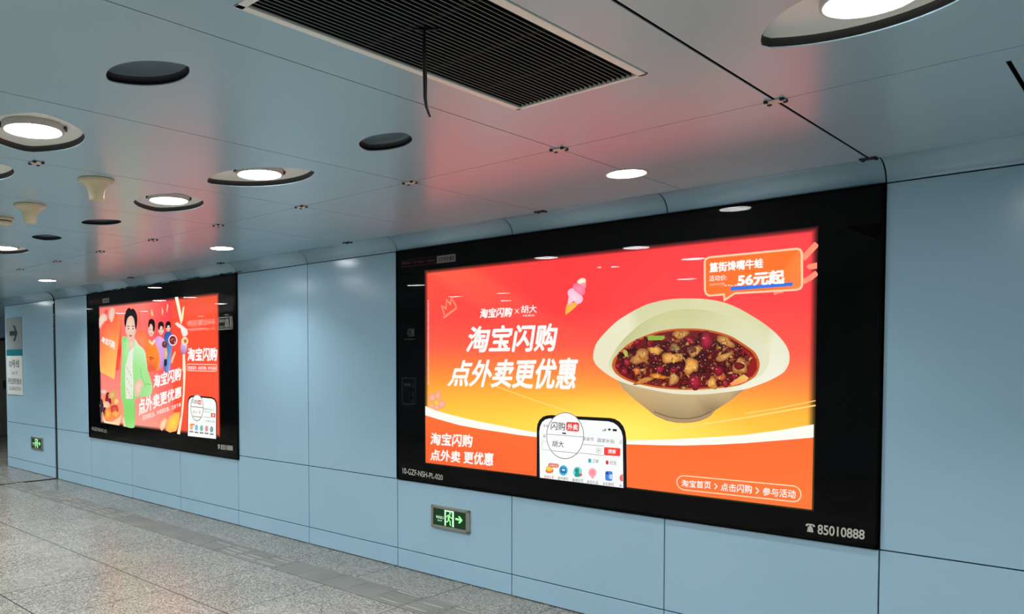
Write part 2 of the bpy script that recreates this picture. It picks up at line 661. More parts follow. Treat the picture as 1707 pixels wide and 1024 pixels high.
rects = []
g = 0.0026
for k in range(-24, 7):
    x0, x1 = CX0 + k * CP, CX0 + (k + 1) * CP
    gl = 0.006 if k == 0 else g            # the joint over the big panel's right edge is wider
    gr = 0.006 if k == -1 else g
    yb = -Y_COVE
    if x1 < X_END:
        yb = Y_REC
    rects.append((x0 + gl, x1 - gr, -Y_ROW + g, yb - 0.001))
    rects.append((x0 + gl, x1 - gr, -5.0, -Y_ROW - g))
    rects.append((x0 + gl, x1 - gr, Y_F, -5.0 - g * 2))
holes = [eye(x, y, *BIG, a) for x, y, a in LAMPS] + [eye(x, y, *SMALL, a) for x, y, a, _ in BLANKS]
holes.append([(GR[0], GR[2]), (GR[1], GR[2]), (GR[1], GR[3]), (GR[0], GR[3])])
holes.append([(HATCH[0], HATCH[2]), (HATCH[1], HATCH[2]), (HATCH[1], HATCH[3]), (HATCH[0], HATCH[3])])
c = poly_panels('ceiling', rects, holes, H, 0.004, M['ceiling'])
c['kind'] = 'structure'
bm = bmesh.new()
box(bm, X_L, X_R, Y_F, Y_REC, H + 0.16, H + 0.2)
mk('ceiling_plenum', bm, M['plenum'], kind='structure')

# ------------------------------------------------------------------ recessed lamps and blank openings
def dish(name, a, b, mats, depth, parent, ang=0.0, hole_r=None):
    """shallow pan above the opening: wall, rounded shoulder, flat top"""
    bm = bmesh.new()
    rings = []
    prof = [(0.004, 0.006), (0.004, depth * 0.45), (-0.004, depth * 0.72), (-0.02, depth * 0.92), (-0.045, depth)]
    for gr_, z in prof:
        rings.append([bm.verts.new((x, y, H + z)) for x, y in eye(0, 0, a, b, ang, grow=gr_)])
    for i, (p, q) in enumerate(zip(rings, rings[1:])):
        ring_faces(bm, p, q, 1 if i < 2 else 0)
    f = bm.faces.new(rings[-1])
    f.material_index = 0
    # outer skin so that the pan has thickness
    o2 = [[bm.verts.new((x, y, H + z)) for x, y in eye(0, 0, a, b, ang, grow=gr_)] for gr_, z in ((0.006, 0.006), (0.006, depth + 0.006))]
    ring_faces(bm, o2[0], o2[1], 1)
    f = bm.faces.new(o2[1])
    f.material_index = 1
    ring_faces(bm, rings[0], o2[0], 1)
    for f in bm.faces:
        f.smooth = len(f.verts) == 4
    return mk(name, bm, mats, parent=parent)

def beam(parent, size, watts, z):
    """the lamp's downward beam (narrower than its glowing cover)"""
    l = bpy.data.lights.new('lamp_beam', 'AREA')
    l.shape = 'DISK'
    l.size = size
    l.energy = watts
    l.color = (0.94, 0.99, 1.02)
    l.spread = math.radians(118)
    o = bpy.data.objects.new('lamp_beam', l)
    COL.objects.link(o)
    o.location = (0, 0, z)
    o.parent = parent
    return o

def make_lamp(ang):
    t = thing('recessed_downlight', '', 'ceiling light', (0, 0, 0))
    dish('reflector_pan', *BIG, [M['dish'], M['dish_rim']], 0.044, t, ang)
    bm = bmesh.new()
    bm.faces.new([bm.verts.new((0.122 * math.cos(-2 * math.pi * i / 40), 0.122 * math.sin(-2 * math.pi * i / 40), H + 0.016)) for i in range(40)])
    mk('lamp_diffuser', bm, M['lamp'], parent=t)
    beam(t, 0.23, LAMP_WATTS, H + 0.0155)
    bm = bmesh.new()
    n = 40
    prof = [(0.122, H + 0.046), (0.122, H + 0.0145), (0.127, H + 0.0125), (0.133, H + 0.015), (0.135, H + 0.046)]
    rings = [[bm.verts.new((r * math.cos(2 * math.pi * i / n), r * math.sin(2 * math.pi * i / n), z)) for i in range(n)] for r, z in prof]
    for p, q in zip(rings, rings[1:]):
        ring_faces(bm, p, q)
    ring_faces(bm, rings[-1], rings[0])
    bmesh.ops.recalc_face_normals(bm, faces=bm.faces)
    bz = mk('bezel', bm, M['bezel'], parent=t, smooth=True)
    # two dark wings at the bezel's ends, added to stand for shadows there
    for s in (1, -1):
        bm = bmesh.new()
        bbox_bev(bm, s * 0.141 - 0.006, s * 0.141 + 0.006, -0.02, 0.02, H + 0.026, H + 0.040, 0.002, 0, 1)
        bmesh.ops.rotate(bm, verts=bm.verts, cent=(0, 0, 0), matrix=Matrix.Rotation(math.radians(62), 3, 'Z'))
        mk('shadow_wing', bm, M['dish_rim'], parent=t)
    return t

protos = {}
for x, y, a in LAMPS:
    if a not in protos:
        protos[a] = make_lamp(a)
        o = protos[a]
    else:
        o = copy_tree(protos[a])
    o.location = (x, y, 0)
    o['category'] = 'ceiling light'
    lab = VISIBLE.get((x, y))
    o['label'] = lab or 'lit eye-shaped ceiling downlight beyond the picture, mirrored in the poster glass'
    o['group'] = 'eye-shaped recessed ceiling lamps' if lab else 'ceiling lamps beyond the picture edge'

BP = None
for x, y, a, lab in BLANKS:
    t = thing('blank_recess', lab, 'ceiling recess', (x, y, H), 'eye-shaped openings without a lamp')
    t.location = (0, 0, 0)
    ORG[t.name] = Vector((0, 0, 0))
    dish('recess_pan', *SMALL, [M['blank'], M['blank_rim']], 0.045, t, a)
    t.location = (x, y, 0)

# flush lamps along the wall
def make_flush():
    t = thing('flush_downlight', '', 'ceiling light', (0, 0, 0))
    bm = bmesh.new()
    n = 40
    prof = [(0.103, H + 0.002), (0.103, H - 0.004), (0.110, H - 0.006), (0.117, H - 0.004), (0.119, H)]
    rings = [[bm.verts.new((r * math.cos(2 * math.pi * i / n), r * math.sin(2 * math.pi * i / n), z)) for i in range(n)] for r, z in prof]
    for p, q in zip(rings, rings[1:]):
        ring_faces(bm, p, q)
    ring_faces(bm, rings[-1], rings[0])
    bmesh.ops.recalc_face_normals(bm, faces=bm.faces)
    mk('bezel', bm, M['bezel'], parent=t, smooth=True)
    bm = bmesh.new()
    lathe(bm, 0, 0, [(0.103, H), (0.100, H - 0.0035), (0.06, H - 0.0045)], 40)
    mk('lamp_diffuser', bm, M['flush'], parent=t)
    beam(t, 0.19, FLUSH_WATTS, H - 0.0055)
    return t
fp = None
FL = [(2.53, 'bright flush round downlight near the wall above the large food poster'),
      (-1.49, 'bright flush round downlight above the gap between the two posters'),
      (-5.50, 'small bright flush round downlight furthest left near the wall'),
      (6.5, None), (-9.5, None)]
for x, lab in FL:
    if fp is None:
        o = fp = make_flush()
    else:
        o = copy_tree(fp)
    o.location = (x, -0.79, 0)
    o['label'] = lab or 'flush round downlight by the wall, outside the picture'
    o['category'] = 'ceiling light'
    o['group'] = 'flush downlights along the wall' if lab else 'flush lamps beyond the picture edge'

# ------------------------------------------------------------------ ceiling grille with hanging cord
t = thing('ceiling_grille', 'large dark slatted air grille with a pale frame in the ceiling', 'air grille', (3.065, -2.91, H))
x0, x1, y0, y1 = GR
bm = bmesh.new()
fw = 0.03
for a in ((x0 - 0.004, x0 + 0.024, y0, y1), (x1 - 0.036, x1 - 0.004, y0, y1), (x0, x1 - 0.004, y0, y0 + fw), (x0, x1 - 0.004, y1 - 0.016, y1 + 0.002)):
    bbox_bev(bm, *a, H - 0.004, H + 0.012, 0.002, 0, 1)
mk('frame', bm, M['grille_frame'], parent=t)
bm = bmesh.new()
n = 27
xa, xb = x0 + 0.03, x1 - 0.042
for i in range(n):
    xc = xa + (xb - xa) * i / (n - 1)
    box(bm, xc - 0.0013, xc + 0.0013, y0 + fw, y1 - 0.016, H + 0.003, H + 0.03)
    box(bm, xc - 0.0015, xc + 0.0015, y0 + fw, y1 - 0.016, H + 0.001, H + 0.003, 1)
mk('slats', bm, [M['slat'], M['slat_lip']], parent=t)
for yc in (-2.50, -2.80, -3.12):
    bm = bmesh.new()
    box(bm, xa, xb, yc - 0.014, yc + 0.014, H + 0.004, H + 0.03)
    mk('cross_bar', bm, M['bar'], parent=t)
bm = bmesh.new()
box(bm, x0, x1, y0, y1, H + 0.06, H + 0.07)
for a in ((x0, x0 + 0.004, y0, y1), (x1 - 0.004, x1, y0, y1), (x0, x1, y0, y0 + 0.004), (x0, x1, y1 - 0.004, y1)):
    box(bm, *a, H + 0.006, H + 0.07)
mk('duct_box', bm, M['plenum'], parent=t)

t = thing('hanging_cord', 'loose black cord hanging straight down from the slatted ceiling grille', 'cord', (3.06, -3.1, H))
bm = bmesh.new()
P = [(3.045, -3.075, H + 0.014), (3.056, -3.095, H + 0.008), (3.06, -3.1, H - 0.01), (3.06, -3.1, H - 0.08), (3.062, -3.099, H - 0.16),
     (3.062, -3.099, H - 0.215), (3.064, -3.096, H - 0.245), (3.068, -3.09, H - 0.265), (3.071, -3.085, H - 0.277)]
tube(bm, P, [0.004, 0.004, 0.0045, 0.0062, 0.0068, 0.0058, 0.0042, 0.0036, 0.003], 10)
mk('strap', bm, M['cord'], parent=t, smooth=True)
bm = bmesh.new()
tube(bm, [(3.03, -3.12, H - 0.002), (3.045, -3.10, H - 0.004), (3.06, -3.085, H - 0.004), (3.085, -3.06, H - 0.001)], 0.0042, 8)
mk('knot', bm, M['cord'], parent=t, smooth=True)

# access hatch
hx0, hx1, hy0, hy1 = HATCH
t = thing('access_hatch', 'flush grey ceiling access hatch with a dark joint at the right edge', 'hatch', ((hx0 + hx1) / 2, (hy0 + hy1) / 2, H))
bm = bmesh.new()
bbox_bev(bm, hx0 + 0.014, hx1 - 0.01, hy0 + 0.004, hy1 - 0.008, H, H + 0.008, 0.002, 0, 1)
mk('hatch_leaf', bm, M['ceiling'], parent=t)
bm = bmesh.new()
box(bm, hx0 - 0.01, hx1 + 0.01, hy0 - 0.01, hy1 + 0.01, H + 0.03, H + 0.034)
mk('hatch_backing', bm, M['plenum'], parent=t)

# antennas (trumpet shaped, cream plastic) and the detector at the left edge
def make_antenna():
    t = thing('ceiling_antenna', '', 'antenna', (0, 0, 0))
    bm = bmesh.new()
    lathe(bm, 0, 0, [(0.098, H), (0.102, H - 0.006), (0.098, H - 0.012)], 40)
    mk('flange', bm, M['cream'], parent=t, smooth=False)
    bm = bmesh.new()
    lathe(bm, 0, 0, [(0.098, H - 0.010), (0.092, H - 0.017), (0.076, H - 0.026), (0.060, H - 0.040), (0.050, H - 0.058), (0.044, H - 0.08),
                     (0.041, H - 0.102), (0.040, H - 0.112), (0.036, H - 0.118)], 40)
    o = mk('trumpet_body', bm, M['cream'], parent=t, smooth=True)
    return t
an = make_antenna()
an.location = (0.39, -2.91, 0)
an['label'] = 'cream trumpet-shaped ceiling antenna nearest the viewer, right one of the pair'
an['group'] = 'cream ceiling antennas'
a2 = copy_tree(an)
a2.location = (-0.61, -2.90, 0)
a2['label'] = 'cream trumpet-shaped ceiling antenna further left, closer to the small detector'
t = thing('smoke_detector', 'small cream round detector on the ceiling cut by the left edge', 'detector', (-1.22, -2.86, H))
bm = bmesh.new()
lathe(bm, -1.22, -2.86, [(0.075, H), (0.078, H - 0.012), (0.07, H - 0.022)], 32)
mk('detector_base', bm, M['cream'], parent=t)
bm = bmesh.new()
lathe(bm, -1.22, -2.86, [(0.060, H - 0.020), (0.058, H - 0.032)], 32)
mk('sensing_slot', bm, M['dark'], parent=t)
bm = bmesh.new()
lathe(bm, -1.22, -2.86, [(0.064, H - 0.030), (0.060, H - 0.042), (0.04, H - 0.05)], 32)
mk('detector_cap', bm, M['cream'], parent=t)

# panel clips at the ceiling joints
def make_clip():
    t = thing('panel_clip', '', 'ceiling clip', (0, 0, 0))
    bm = bmesh.new()
    bbox_bev(bm, -0.036, 0.036, -0.026, 0.026, H - 0.006, H - 0.0005, 0.002, 0, 1)
    mk('plate', bm, M['clip'], parent=t)
    for sx in (1, -1):
        for sy in (1, -1):
            bm = bmesh.new()
            lathe(bm, sx * 0.030, sy * 0.021, [(0.0095, H - 0.001), (0.0095, H - 0.009), (0.006, H - 0.011)], 12)
            mk('screw', bm, M['screw'], parent=t)
    return t
cp = None
def jx(k):
    return CX0 + (k - 3) * CP
CL = [(3, Y_ROW, 'pale four-screw clip on the ceiling joint nearest the viewer, right of the grille'),
      (2, Y_ROW, 'pale four-screw clip on the pink-lit ceiling joint just below the grille corner'),
      (1, Y_ROW, 'four-screw ceiling clip on the joint below the plain opening by the cord'),
      (0, Y_ROW, 'four-screw ceiling clip on the long joint straight right of the tilted lamp'),
      (-1, Y_ROW, 'four-screw ceiling clip on the long joint above the lamp between the posters'),
      (-2, Y_ROW, 'ceiling clip on the long joint, right one of two over the left poster'),
      (-3, Y_ROW, 'ceiling clip on the long joint, left one of two over the left poster'),
      (-4, Y_ROW, 'tiny ceiling clip at the left where the long joint fades, above the far wall lamp'),
      (-5, Y_ROW, 'tiny ceiling clip furthest left on the long joint'),
      (3, Y_COVE + 0.012, 'dark clip by the cove where the wide ceiling joint meets the wall'),
      (1, Y_COVE + 0.012, 'dark clip by the cove above the left part of the large food poster'),
      (-1, Y_COVE + 0.012, 'dark clip by the cove above the bare panel left of the large poster'),
      (-3, Y_COVE + 0.012, 'dark clip by the cove above the right end of the left poster'),
      (-5, Y_COVE + 0.012, 'dark clip by the cove above the left end of the left poster')]
for k, y, lab in CL:
    if cp is None:
        o = cp = make_clip()
    else:
        o = copy_tree(cp)
    o.location = (jx(k), -y - (0.012 if y < 1 else 0), 0)
    if y < 1:
        for ch in o.children:
            if ch.name.startswith('plate'):
                ch.data = ch.data.copy()
                ch.data.materials.clear()
                ch.data.materials.append(M['dark'])
    o['label'] = lab
    o['category'] = 'ceiling clip'
    o['group'] = 'clips on the ceiling joints'
o = copy_tree(cp)
o.location = (jx(0), -3.318, 0)
o['label'] = 'small dark ceiling clip alone left of the antennas, under the big left lamp'
o['category'] = 'ceiling clip'
o['group'] = 'clips on the ceiling joints'

# ------------------------------------------------------------------ printed pictures on the light boxes
# plane-to-plane map from the measured outlines (photo pixels) to metres on the wall (x, z)
HM = ((0.013856997594586307, -4.7232533887419914e-05, -9.135434031064142),
      (0.0026232517394914547, -0.010164899394842672, 7.868403322776096),
      (0.0014633109171916434, -5.879261912512869e-05, 1.0))
def A(p):
    x, y = p
    w = HM[2][0] * x + HM[2][1] * y + HM[2][2]
    return ((HM[0][0] * x + HM[0][1] * y + HM[0][2]) / w, (HM[1][0] * x + HM[1][1] * y + HM[1][2]) / w)

def zc(ox, oy, s, pts):
    """outline measured in an enlarged crop: origin and scale of that crop"""
    return [(ox + x / s, oy + y / s) for x, y in pts]

Y_FILM = -0.0035
DL = 0.00016

def ink(c):
    """ink strength for the backlight in use: warm inks let the full red light through"""
    r, g_, b = lin(c)
    k = 1.0 / POSTER_STRENGTH
    if c[0] >= 235:
        sat = 1 - min(c[:3]) / c[0]
        t_ = min(1.0, (c[0] - 235) / 15.0) * min(1.0, max(0.0, (sat - 0.35) / 0.2))
        return (r * (k + (1 - k) * t_), g_ * k, b * k, 1)
    return (r * k, g_ * k, b * k, 1)

class Art:
    """flat printed shapes; each becomes part of one mesh with an ink colour"""
    def __init__(self, layer=1):
        self.bm = bmesh.new()
        self.col = self.bm.loops.layers.float_color.new('ink')
        self.l = layer
    def y(self):
        return Y_FILM - self.l * DL
    def up(self, n=1):
        self.l += n
        return self
    def poly_m(self, P, c):
        """P in metres on the wall; c: one sRGB colour or a list per vertex"""
        y = self.y()
        vs = [self.bm.verts.new((x, y, z)) for x, z in P]
        try:
            f = self.bm.faces.new(vs)
        except ValueError:
            return
        cs = c if isinstance(c, list) else [c] * len(P)
        for lp, cc in zip(f.loops, cs):
            lp[self.col] = ink(cc)
        f.normal_update()
        if f.normal.y > 0:
            f.normal_flip()
        if len(P) > 4:
            bmesh.ops.triangulate(self.bm, faces=[f])
        return
    def poly(self, pts, c):
        self.poly_m([A(p) for p in pts], c)
        self.l += 1
    def spoly(self, pts, c, k=4):
        """like poly, with the outline rounded by a closed spline"""
        n = len(pts)
        cs = c if isinstance(c, list) else None
        P, C_ = [], []
        for i in range(n):
            p0, p1, p2, p3 = pts[i - 1], pts[i], pts[(i + 1) % n], pts[(i + 2) % n]
            for j in range(k):
                u = j / k
                q = tuple(0.5 * (2 * p1[d] + (p2[d] - p0[d]) * u + (2 * p0[d] - 5 * p1[d] + 4 * p2[d] - p3[d]) * u * u
                                 + (3 * p1[d] - p0[d] - 3 * p2[d] + p3[d]) * u ** 3) for d in (0, 1))
                P.append(q)
                if cs:
                    C_.append(mix(cs[i], cs[(i + 1) % n], u))
        self.poly(P, C_ if cs else c)
        return P
    def fan(self, pts, c0, c1, ctr=None):
        """radial two-tone print: centre colour c0, edge colour c1"""
        P = [A(p) for p in pts]
        cx = sum(p[0] for p in P) / len(P)
        cz = sum(p[1] for p in P) / len(P)
        if ctr:
            cx, cz = A(ctr)
        for i in range(len(P)):
            self.poly_m([(cx, cz), P[i], P[(i + 1) % len(P)]], [c0, c1, c1])
        self.l += 1
    def stroke(self, pts, w, c, closed=False):
        P = [Vector(A(p)) for p in pts]
        self.stroke_m(P, w, c, closed)
    def stroke_m(self, P, w, c, closed=False):
        n = len(P)
        y = self.y()
        L, R = [], []
        for i in range(n):
            a = P[(i - 1) % n] if (closed or i > 0) else P[i]
            b = P[(i + 1) % n] if (closed or i < n - 1) else P[i]
            d1 = (P[i] - a).normalized() if (P[i] - a).length > 1e-9 else (b - P[i]).normalized()
            d2 = (b - P[i]).normalized() if (b - P[i]).length > 1e-9 else d1
            d = (d1 + d2)
            d = d.normalized() if d.length > 1e-6 else d1
            nrm = Vector((-d.y, d.x))
            k = min(2.0, 1 / max(0.4, abs(nrm.dot(Vector((-d1.y, d1.x))))))
            L.append(P[i] + nrm * w / 2 * k)
            R.append(P[i] - nrm * w / 2 * k)
        for i in range(n if closed else n - 1):
            j = (i + 1) % n
            self.poly_m([tuple(L[i]), tuple(L[j]), tuple(R[j]), tuple(R[i])], c)
        self.l += 1
    def disc(self, ctr, rx, ry, c, n=24, c0=None):
        pts = [(ctr[0] + rx * math.cos(2 * math.pi * i / n), ctr[1] + ry * math.sin(2 * math.pi * i / n)) for i in range(n)]
        if c0:
            self.fan(pts, c0, c)
        else:
            self.poly(pts, c)
    def rrect(self, q, r, c, n=5):
        """rounded box in the quad q (TL, TR, BR, BL); r = corner share 0..0.5 of height"""
        self.poly(rr_pts(q, r, n), c)
    def done(self, name, parent):
        return mk(name, self.bm, M['film'], parent=parent)

def quad_at(q, u, v):
    (tlx, tly), (trx, try_), (brx, bry), (blx, bly) = q
    tx, ty = tlx + (trx - tlx) * u, tly + (try_ - tly) * u
    bx, by = blx + (brx - blx) * u, bly + (bry - bly) * u
    return (tx + (bx - tx) * v, ty + (by - ty) * v)

def rr_pts(q, r, n=6, asp=None):
    w = math.dist(A(q[0]), A(q[1]))
    h = math.dist(A(q[0]), A(q[3]))
    ru, rv = r * h / w, r
    pts = []
    for cu, cv, a0 in ((1 - ru, rv, -90), (1 - ru, 1 - rv, 0), (ru, 1 - rv, 90), (ru, rv, 180)):
        for i in range(n + 1):
            a = math.radians(a0 + 90 * i / n)
            pts.append(quad_at(q, cu + ru * math.cos(a), cv + rv * math.sin(a)))
    return pts

def text_mesh(body, bold=0.0, shear=0.0, spacing=1.0):
    me = _text_mesh(body, shear, spacing)
    if bold <= 0.0:
        return me
    # heavier strokes: the same outlines printed over each other, slightly shifted
    b = bmesh.new()
    n = 14
    for i in range(n):
        c = me.copy()
        c.transform(Matrix.Translation((bold * math.cos(2 * math.pi * i / n), bold * math.sin(2 * math.pi * i / n), i * 0.0006)))
        b.from_mesh(c)
        bpy.data.meshes.remove(c)
    b.to_mesh(me)
    b.free()
    return me

def _text_mesh(body, shear=0.0, spacing=1.0):
    cu = bpy.data.curves.new('tmp_text', 'FONT')
    cu.body = body
    cu.size = 1.0
    cu.shear = shear
    cu.space_character = spacing
    cu.resolution_u = 4
    o = bpy.data.objects.new('tmp_text', cu)
    COL.objects.link(o)
    dg = bpy.context.evaluated_depsgraph_get()
    me = bpy.data.meshes.new_from_object(o.evaluated_get(dg))
    bpy.data.objects.remove(o)
    bpy.data.curves.remove(cu)
    return me

def put_text(art, body, q, c, bold=0.0, shear=0.0, metres=False, spacing=1.0):
    """lettering fitted into the quad q (TL, TR, BR, BL)"""
    me = text_mesh(body, bold, shear, spacing)
    if not me.vertices:
        return
    xs = [v.co.x for v in me.vertices]
    ys = [v.co.y for v in me.vertices]
    x0, x1, y0, y1 = min(xs), max(xs), min(ys), max(ys)
    y = art.y()
    vs = []
    for v in me.vertices:
        p = quad_at(q, (v.co.x - x0) / (x1 - x0), 1 - (v.co.y - y0) / max(1e-6, y1 - y0))
        X, Z = p if metres else A(p)
        vs.append(art.bm.verts.new((X, y - v.co.z * 0.015, Z)))
    for p in me.polygons:
        try:
            f = art.bm.faces.new([vs[i] for i in p.vertices])
        except ValueError:
            continue
        for lp in f.loops:
            lp[art.col] = ink(c)
        f.normal_update()
        if f.normal.y > 0:
            f.normal_flip()
    bpy.data.meshes.remove(me)
    art.l += 1

def plain_text(name, body, q, material, parent, y, bold=0.0, flip=False, extra=None):
    """lettering in metres (TL, TR, BR, BL as (x, z)); faces -y, or +y when flip"""
    bm = bmesh.new()
    me = text_mesh(body, bold)
    xs = [v.co.x for v in me.vertices]
    ys = [v.co.y for v in me.vertices]
    x0, x1, y0, y1 = min(xs), max(xs), min(ys), max(ys)
    vs = []
    for v in me.vertices:
        X, Z = quad_at(q, (v.co.x - x0) / (x1 - x0), 1 - (v.co.y - y0) / max(1e-6, y1 - y0))
        vs.append(bm.verts.new((X, y - (-1 if flip else 1) * v.co.z * 0.02, Z)))
    for p in me.polygons:
        try:
            f = bm.faces.new([vs[i] for i in p.vertices])
        except ValueError:
            continue
        f.normal_update()
        if (f.normal.y > 0) != flip:
            f.normal_flip()
    bpy.data.meshes.remove(me)
    if extra:
        extra(bm, y)
    return mk(name, bm, material, parent=parent)

def mix(a, b, t):
    return tuple(a[i] + (b[i] - a[i]) * t for i in range(3))

def ramp(stops, t):
    if t <= stops[0][0]:
        return stops[0][1]
    for (a, ca), (b, cb) in zip(stops, stops[1:]):
        if t <= b:
            return mix(ca, cb, (t - a) / (b - a))
    return stops[-1][1]

def backing(name, parent, x0, x1, z0, z1, cf, nx=64, nz=44):
    """the film itself: fine grid, colour cf(u, v) with v from the top; the print runs out in black at the rim"""
    a = Art(0)
    y = Y_FILM
    def grid(n):
        g_ = [i / n for i in range(n + 1)]
        e = [0.004, 0.009, 0.015]
        return sorted(set([0, 1] + e + [1 - t for t in e] + [t for t in g_ if 0.02 < t < 0.98]))
    us, vs_ = grid(nx), grid(nz)
    asp = (x1 - x0) / (z1 - z0)
    def col(u, v):
        d = min(u, 1 - u, v / asp, (1 - v) / asp)
        k = min(1.0, 0.10 + d / 0.014)
        c = cf(u, v)
        return tuple(t * k for t in c)
    V = [[a.bm.verts.new((x0 + (x1 - x0) * u, y, z1 + (z0 - z1) * v)) for u in us] for v in vs_]
    for j in range(len(vs_) - 1):
        for i in range(len(us) - 1):
            f = a.bm.faces.new((V[j + 1][i], V[j + 1][i + 1], V[j][i + 1], V[j][i]))
            for lp, (uu, vv) in zip(f.loops, ((us[i], vs_[j + 1]), (us[i + 1], vs_[j + 1]), (us[i + 1], vs_[j]), (us[i], vs_[j]))):
                lp[a.col] = ink(col(uu, vv))
    return a.done(name, parent)

Y_GLASS = -0.011
def light_box(name, label, x0, x1, z0, z1, dx0, dx1, dz0, dz1):
    t = thing(name, label, 'advertising light box', ((x0 + x1) / 2, 0.02, z0))
    bm = bmesh.new()
    for q in ((x0, dx0, z0, z1), (dx1, x1, z0, z1), (dx0, dx1, z0, dz0), (dx0, dx1, dz1, z1)):
        box(bm, q[0], q[1], -0.006, 0.018, q[2], q[3])
    # slim raised edge profile
    e = 0.012
    for q in ((x0, x0 + e, z0, z1), (x1 - e, x1, z0, z1), (x0, x1, z0, z0 + e), (x0, x1, z1 - e, z1)):
        bbox_bev(bm, q[0], q[1], -0.018, 0.012, q[2], q[3], 0.002, 0, 1)
    mk('frame', bm, M['black_glass'], parent=t)
    bm = bmesh.new()
    fs = box(bm, x0 + e, x1 - e, Y_GLASS - 0.003, Y_GLASS, z0 + e, z1 - e, 1)
    fs[2].material_index = 0
    mk('glass_pane', bm, [M['pane_front'], M['pane_back']], parent=t)
    return t

# ================================================================== right light box: the bowl of food
RB = light_box('advertising_lightbox', 'large black-framed glowing red and yellow poster with a cream bowl of food',
               0.003, 3.597, Z_B + 0.004, Z_T - 0.002, 0.322, 3.279, 0.939, 2.560)
R0, R1, RZ0, RZ1 = 0.322, 3.279, 0.939, 2.560
def bg_right(u, v):
    # left column and right column of the print, top to bottom
    left = [(0, (255, 84, 66)), (0.25, (255, 80, 72)), (0.38, (255, 96, 74)), (0.50, (255, 132, 60)), (0.62, (255, 176, 58)), (0.74, (255, 206, 62)), (1, (255, 214, 66))]
    mid = [(0, (255, 62, 64)), (0.25, (255, 66, 66)), (0.40, (255, 92, 72)), (0.52, (255, 140, 66)), (0.64, (255, 196, 64)), (0.76, (255, 226, 80)), (1, (255, 236, 96))]
    rgt = [(0, (252, 74, 80)), (0.25, (255, 72, 74)), (0.45, (255, 96, 76)), (0.56, (255, 140, 66)), (0.66, (255, 188, 62)), (0.76, (255, 206, 72)), (1, (255, 214, 78))]
    c = mix(ramp(left, v), ramp(mid, v), min(1, u / 0.45)) if u < 0.45 else mix(ramp(mid, v), ramp(rgt, v), (u - 0.45) / 0.55)
    # glow around the lower half of the bowl
    d = math.hypot((u - 0.62) / 0.28, (v - 0.78) / 0.2)
    if d < 1:
        c = mix(c, (255, 248, 110), (1 - d) * 0.95)
    # broad paler beam in the upper left
    b = (u - 0.02) - 0.95 * (v - 0.02)
    if -0.02 < b < 0.17 and v < 0.42:
        c = mix(c, (255, 112, 82), 0.55 * min(1, (b + 0.02) / 0.03, (0.17 - b) / 0.03) * (1 - v / 0.42))
    return c
poster = backing('poster_film', RB, R0, R1, RZ0, RZ1, bg_right)

# pale streaks in the yellow part
a = Art(1)
for x0, y0_, x1, y1_, w in ((1120, 715, 1360, 676, 1.6), (1240, 690, 1360, 668, 1.0), (815, 640, 960, 690, 1.2)):
    a.stroke([(x0, y0_), ((x0 + x1) / 2, (y0_ + y1_) / 2 + 1.5), (x1, y1_)], w * 0.005, (255, 226, 128))
# white band and orange foot
top = [(707.8, 677), (718, 681), (730, 685.5), (752, 692), (777, 698), (806, 704.5), (836, 710), (865, 716), (894, 721), (945, 728), (1000, 732.5), (1045, 734), (1095, 733.5), (1140, 731.5), (1195, 728.5), (1243, 725), (1300, 717.5), (1361, 708)]
bot = [(708, 692.5), (735, 700.5), (765.5, 709), (800, 715.5), (836, 721), (865, 725.5), (894, 729), (945, 735), (1000, 739.5), (1046, 741), (1095, 742.5), (1140, 743), (1195, 741.5), (1243, 739), (1300, 734.5), (1361.5, 730)]
foot_b = [A((1359.5, 851.5))[0], A((708.5, 772))[0]]
P = [A(p) for p in bot] + [(R1 - 0.012, RZ0 + 0.01), (R0 + 0.012, RZ0 + 0.01)]
P = [(min(max(x, R0 + 0.008), R1 - 0.010), z) for x, z in P]
n_b = len(bot)
a.poly_m(P, [(255, 112, 52)] * n_b + [(255, 122, 56), (252, 96, 44)])
a.up()
P = [A(p) for p in top] + [A(p) for p in reversed(bot)]
P = [(min(max(x, R0 + 0.006), R1 - 0.008), z) for x, z in P]
a.poly_m(P, (255, 255, 244))
a.up()
a.done('band_print', poster)

# lettering
WHITE = (255, 255, 250)
a = Art(8)
put_text(a, '淘宝闪购', [(784, 544), (931, 538.5), (925, 586), (775, 588)], WHITE, 0.029)
put_text(a, '点外卖更优惠', [(757, 601), (965, 596), (958, 650.5), (745, 644)], WHITE, 0.029)
a.done('headline_lettering', poster)
a = Art(8)
put_text(a, '淘宝闪购', [(801.5, 514.5), (855, 512), (852, 528.5), (799, 531)], WHITE, 0.032)
put_text(a, '胡大', [(868.5, 509.5), (894.8, 508), (894.8, 521.5), (868.5, 522.5)], WHITE, 0.012)
put_text(a, 'HUDA', [(872, 524.8), (891.5, 524.2), (891.5, 527.4), (872, 528)], WHITE, 0.01)
a.stroke([(858.3, 515.2), (865.2, 522.6)], 0.005, WHITE)
a.stroke([(865.2, 514.6), (858.3, 523)], 0.005, WHITE)
a.done('partner_lettering', poster)
a = Art(8)
put_text(a, '淘宝闪购', zc(660, 580, 4.267, [(250, 603), (548, 618), (540, 710), (243, 690)]), WHITE, 0.028)
put_text(a, '点外卖 更优惠', zc(660, 580, 4.267, [(247, 722), (697, 748), (690, 843), (243, 800)]), WHITE, 0.028)
a.done('corner_lettering', poster)
a = Art(8)
q = zc(1100, 760, 4.492, [(127, 145), (1056, 232), (1056, 350), (127, 250)])
P = [Vector(A(p)) for p in rr_pts(q, 0.5, 8)]
a.stroke_m(P, 0.006, (255, 226, 190), True)
put_text(a, '淘宝首页', zc(1100, 760, 4.492, [(163, 178), (382, 192), (380, 250), (160, 232)]), WHITE, 0.012)
a.stroke(zc(1100, 760, 4.492, [(408, 208), (428, 230), (410, 250)]), 0.006, WHITE)
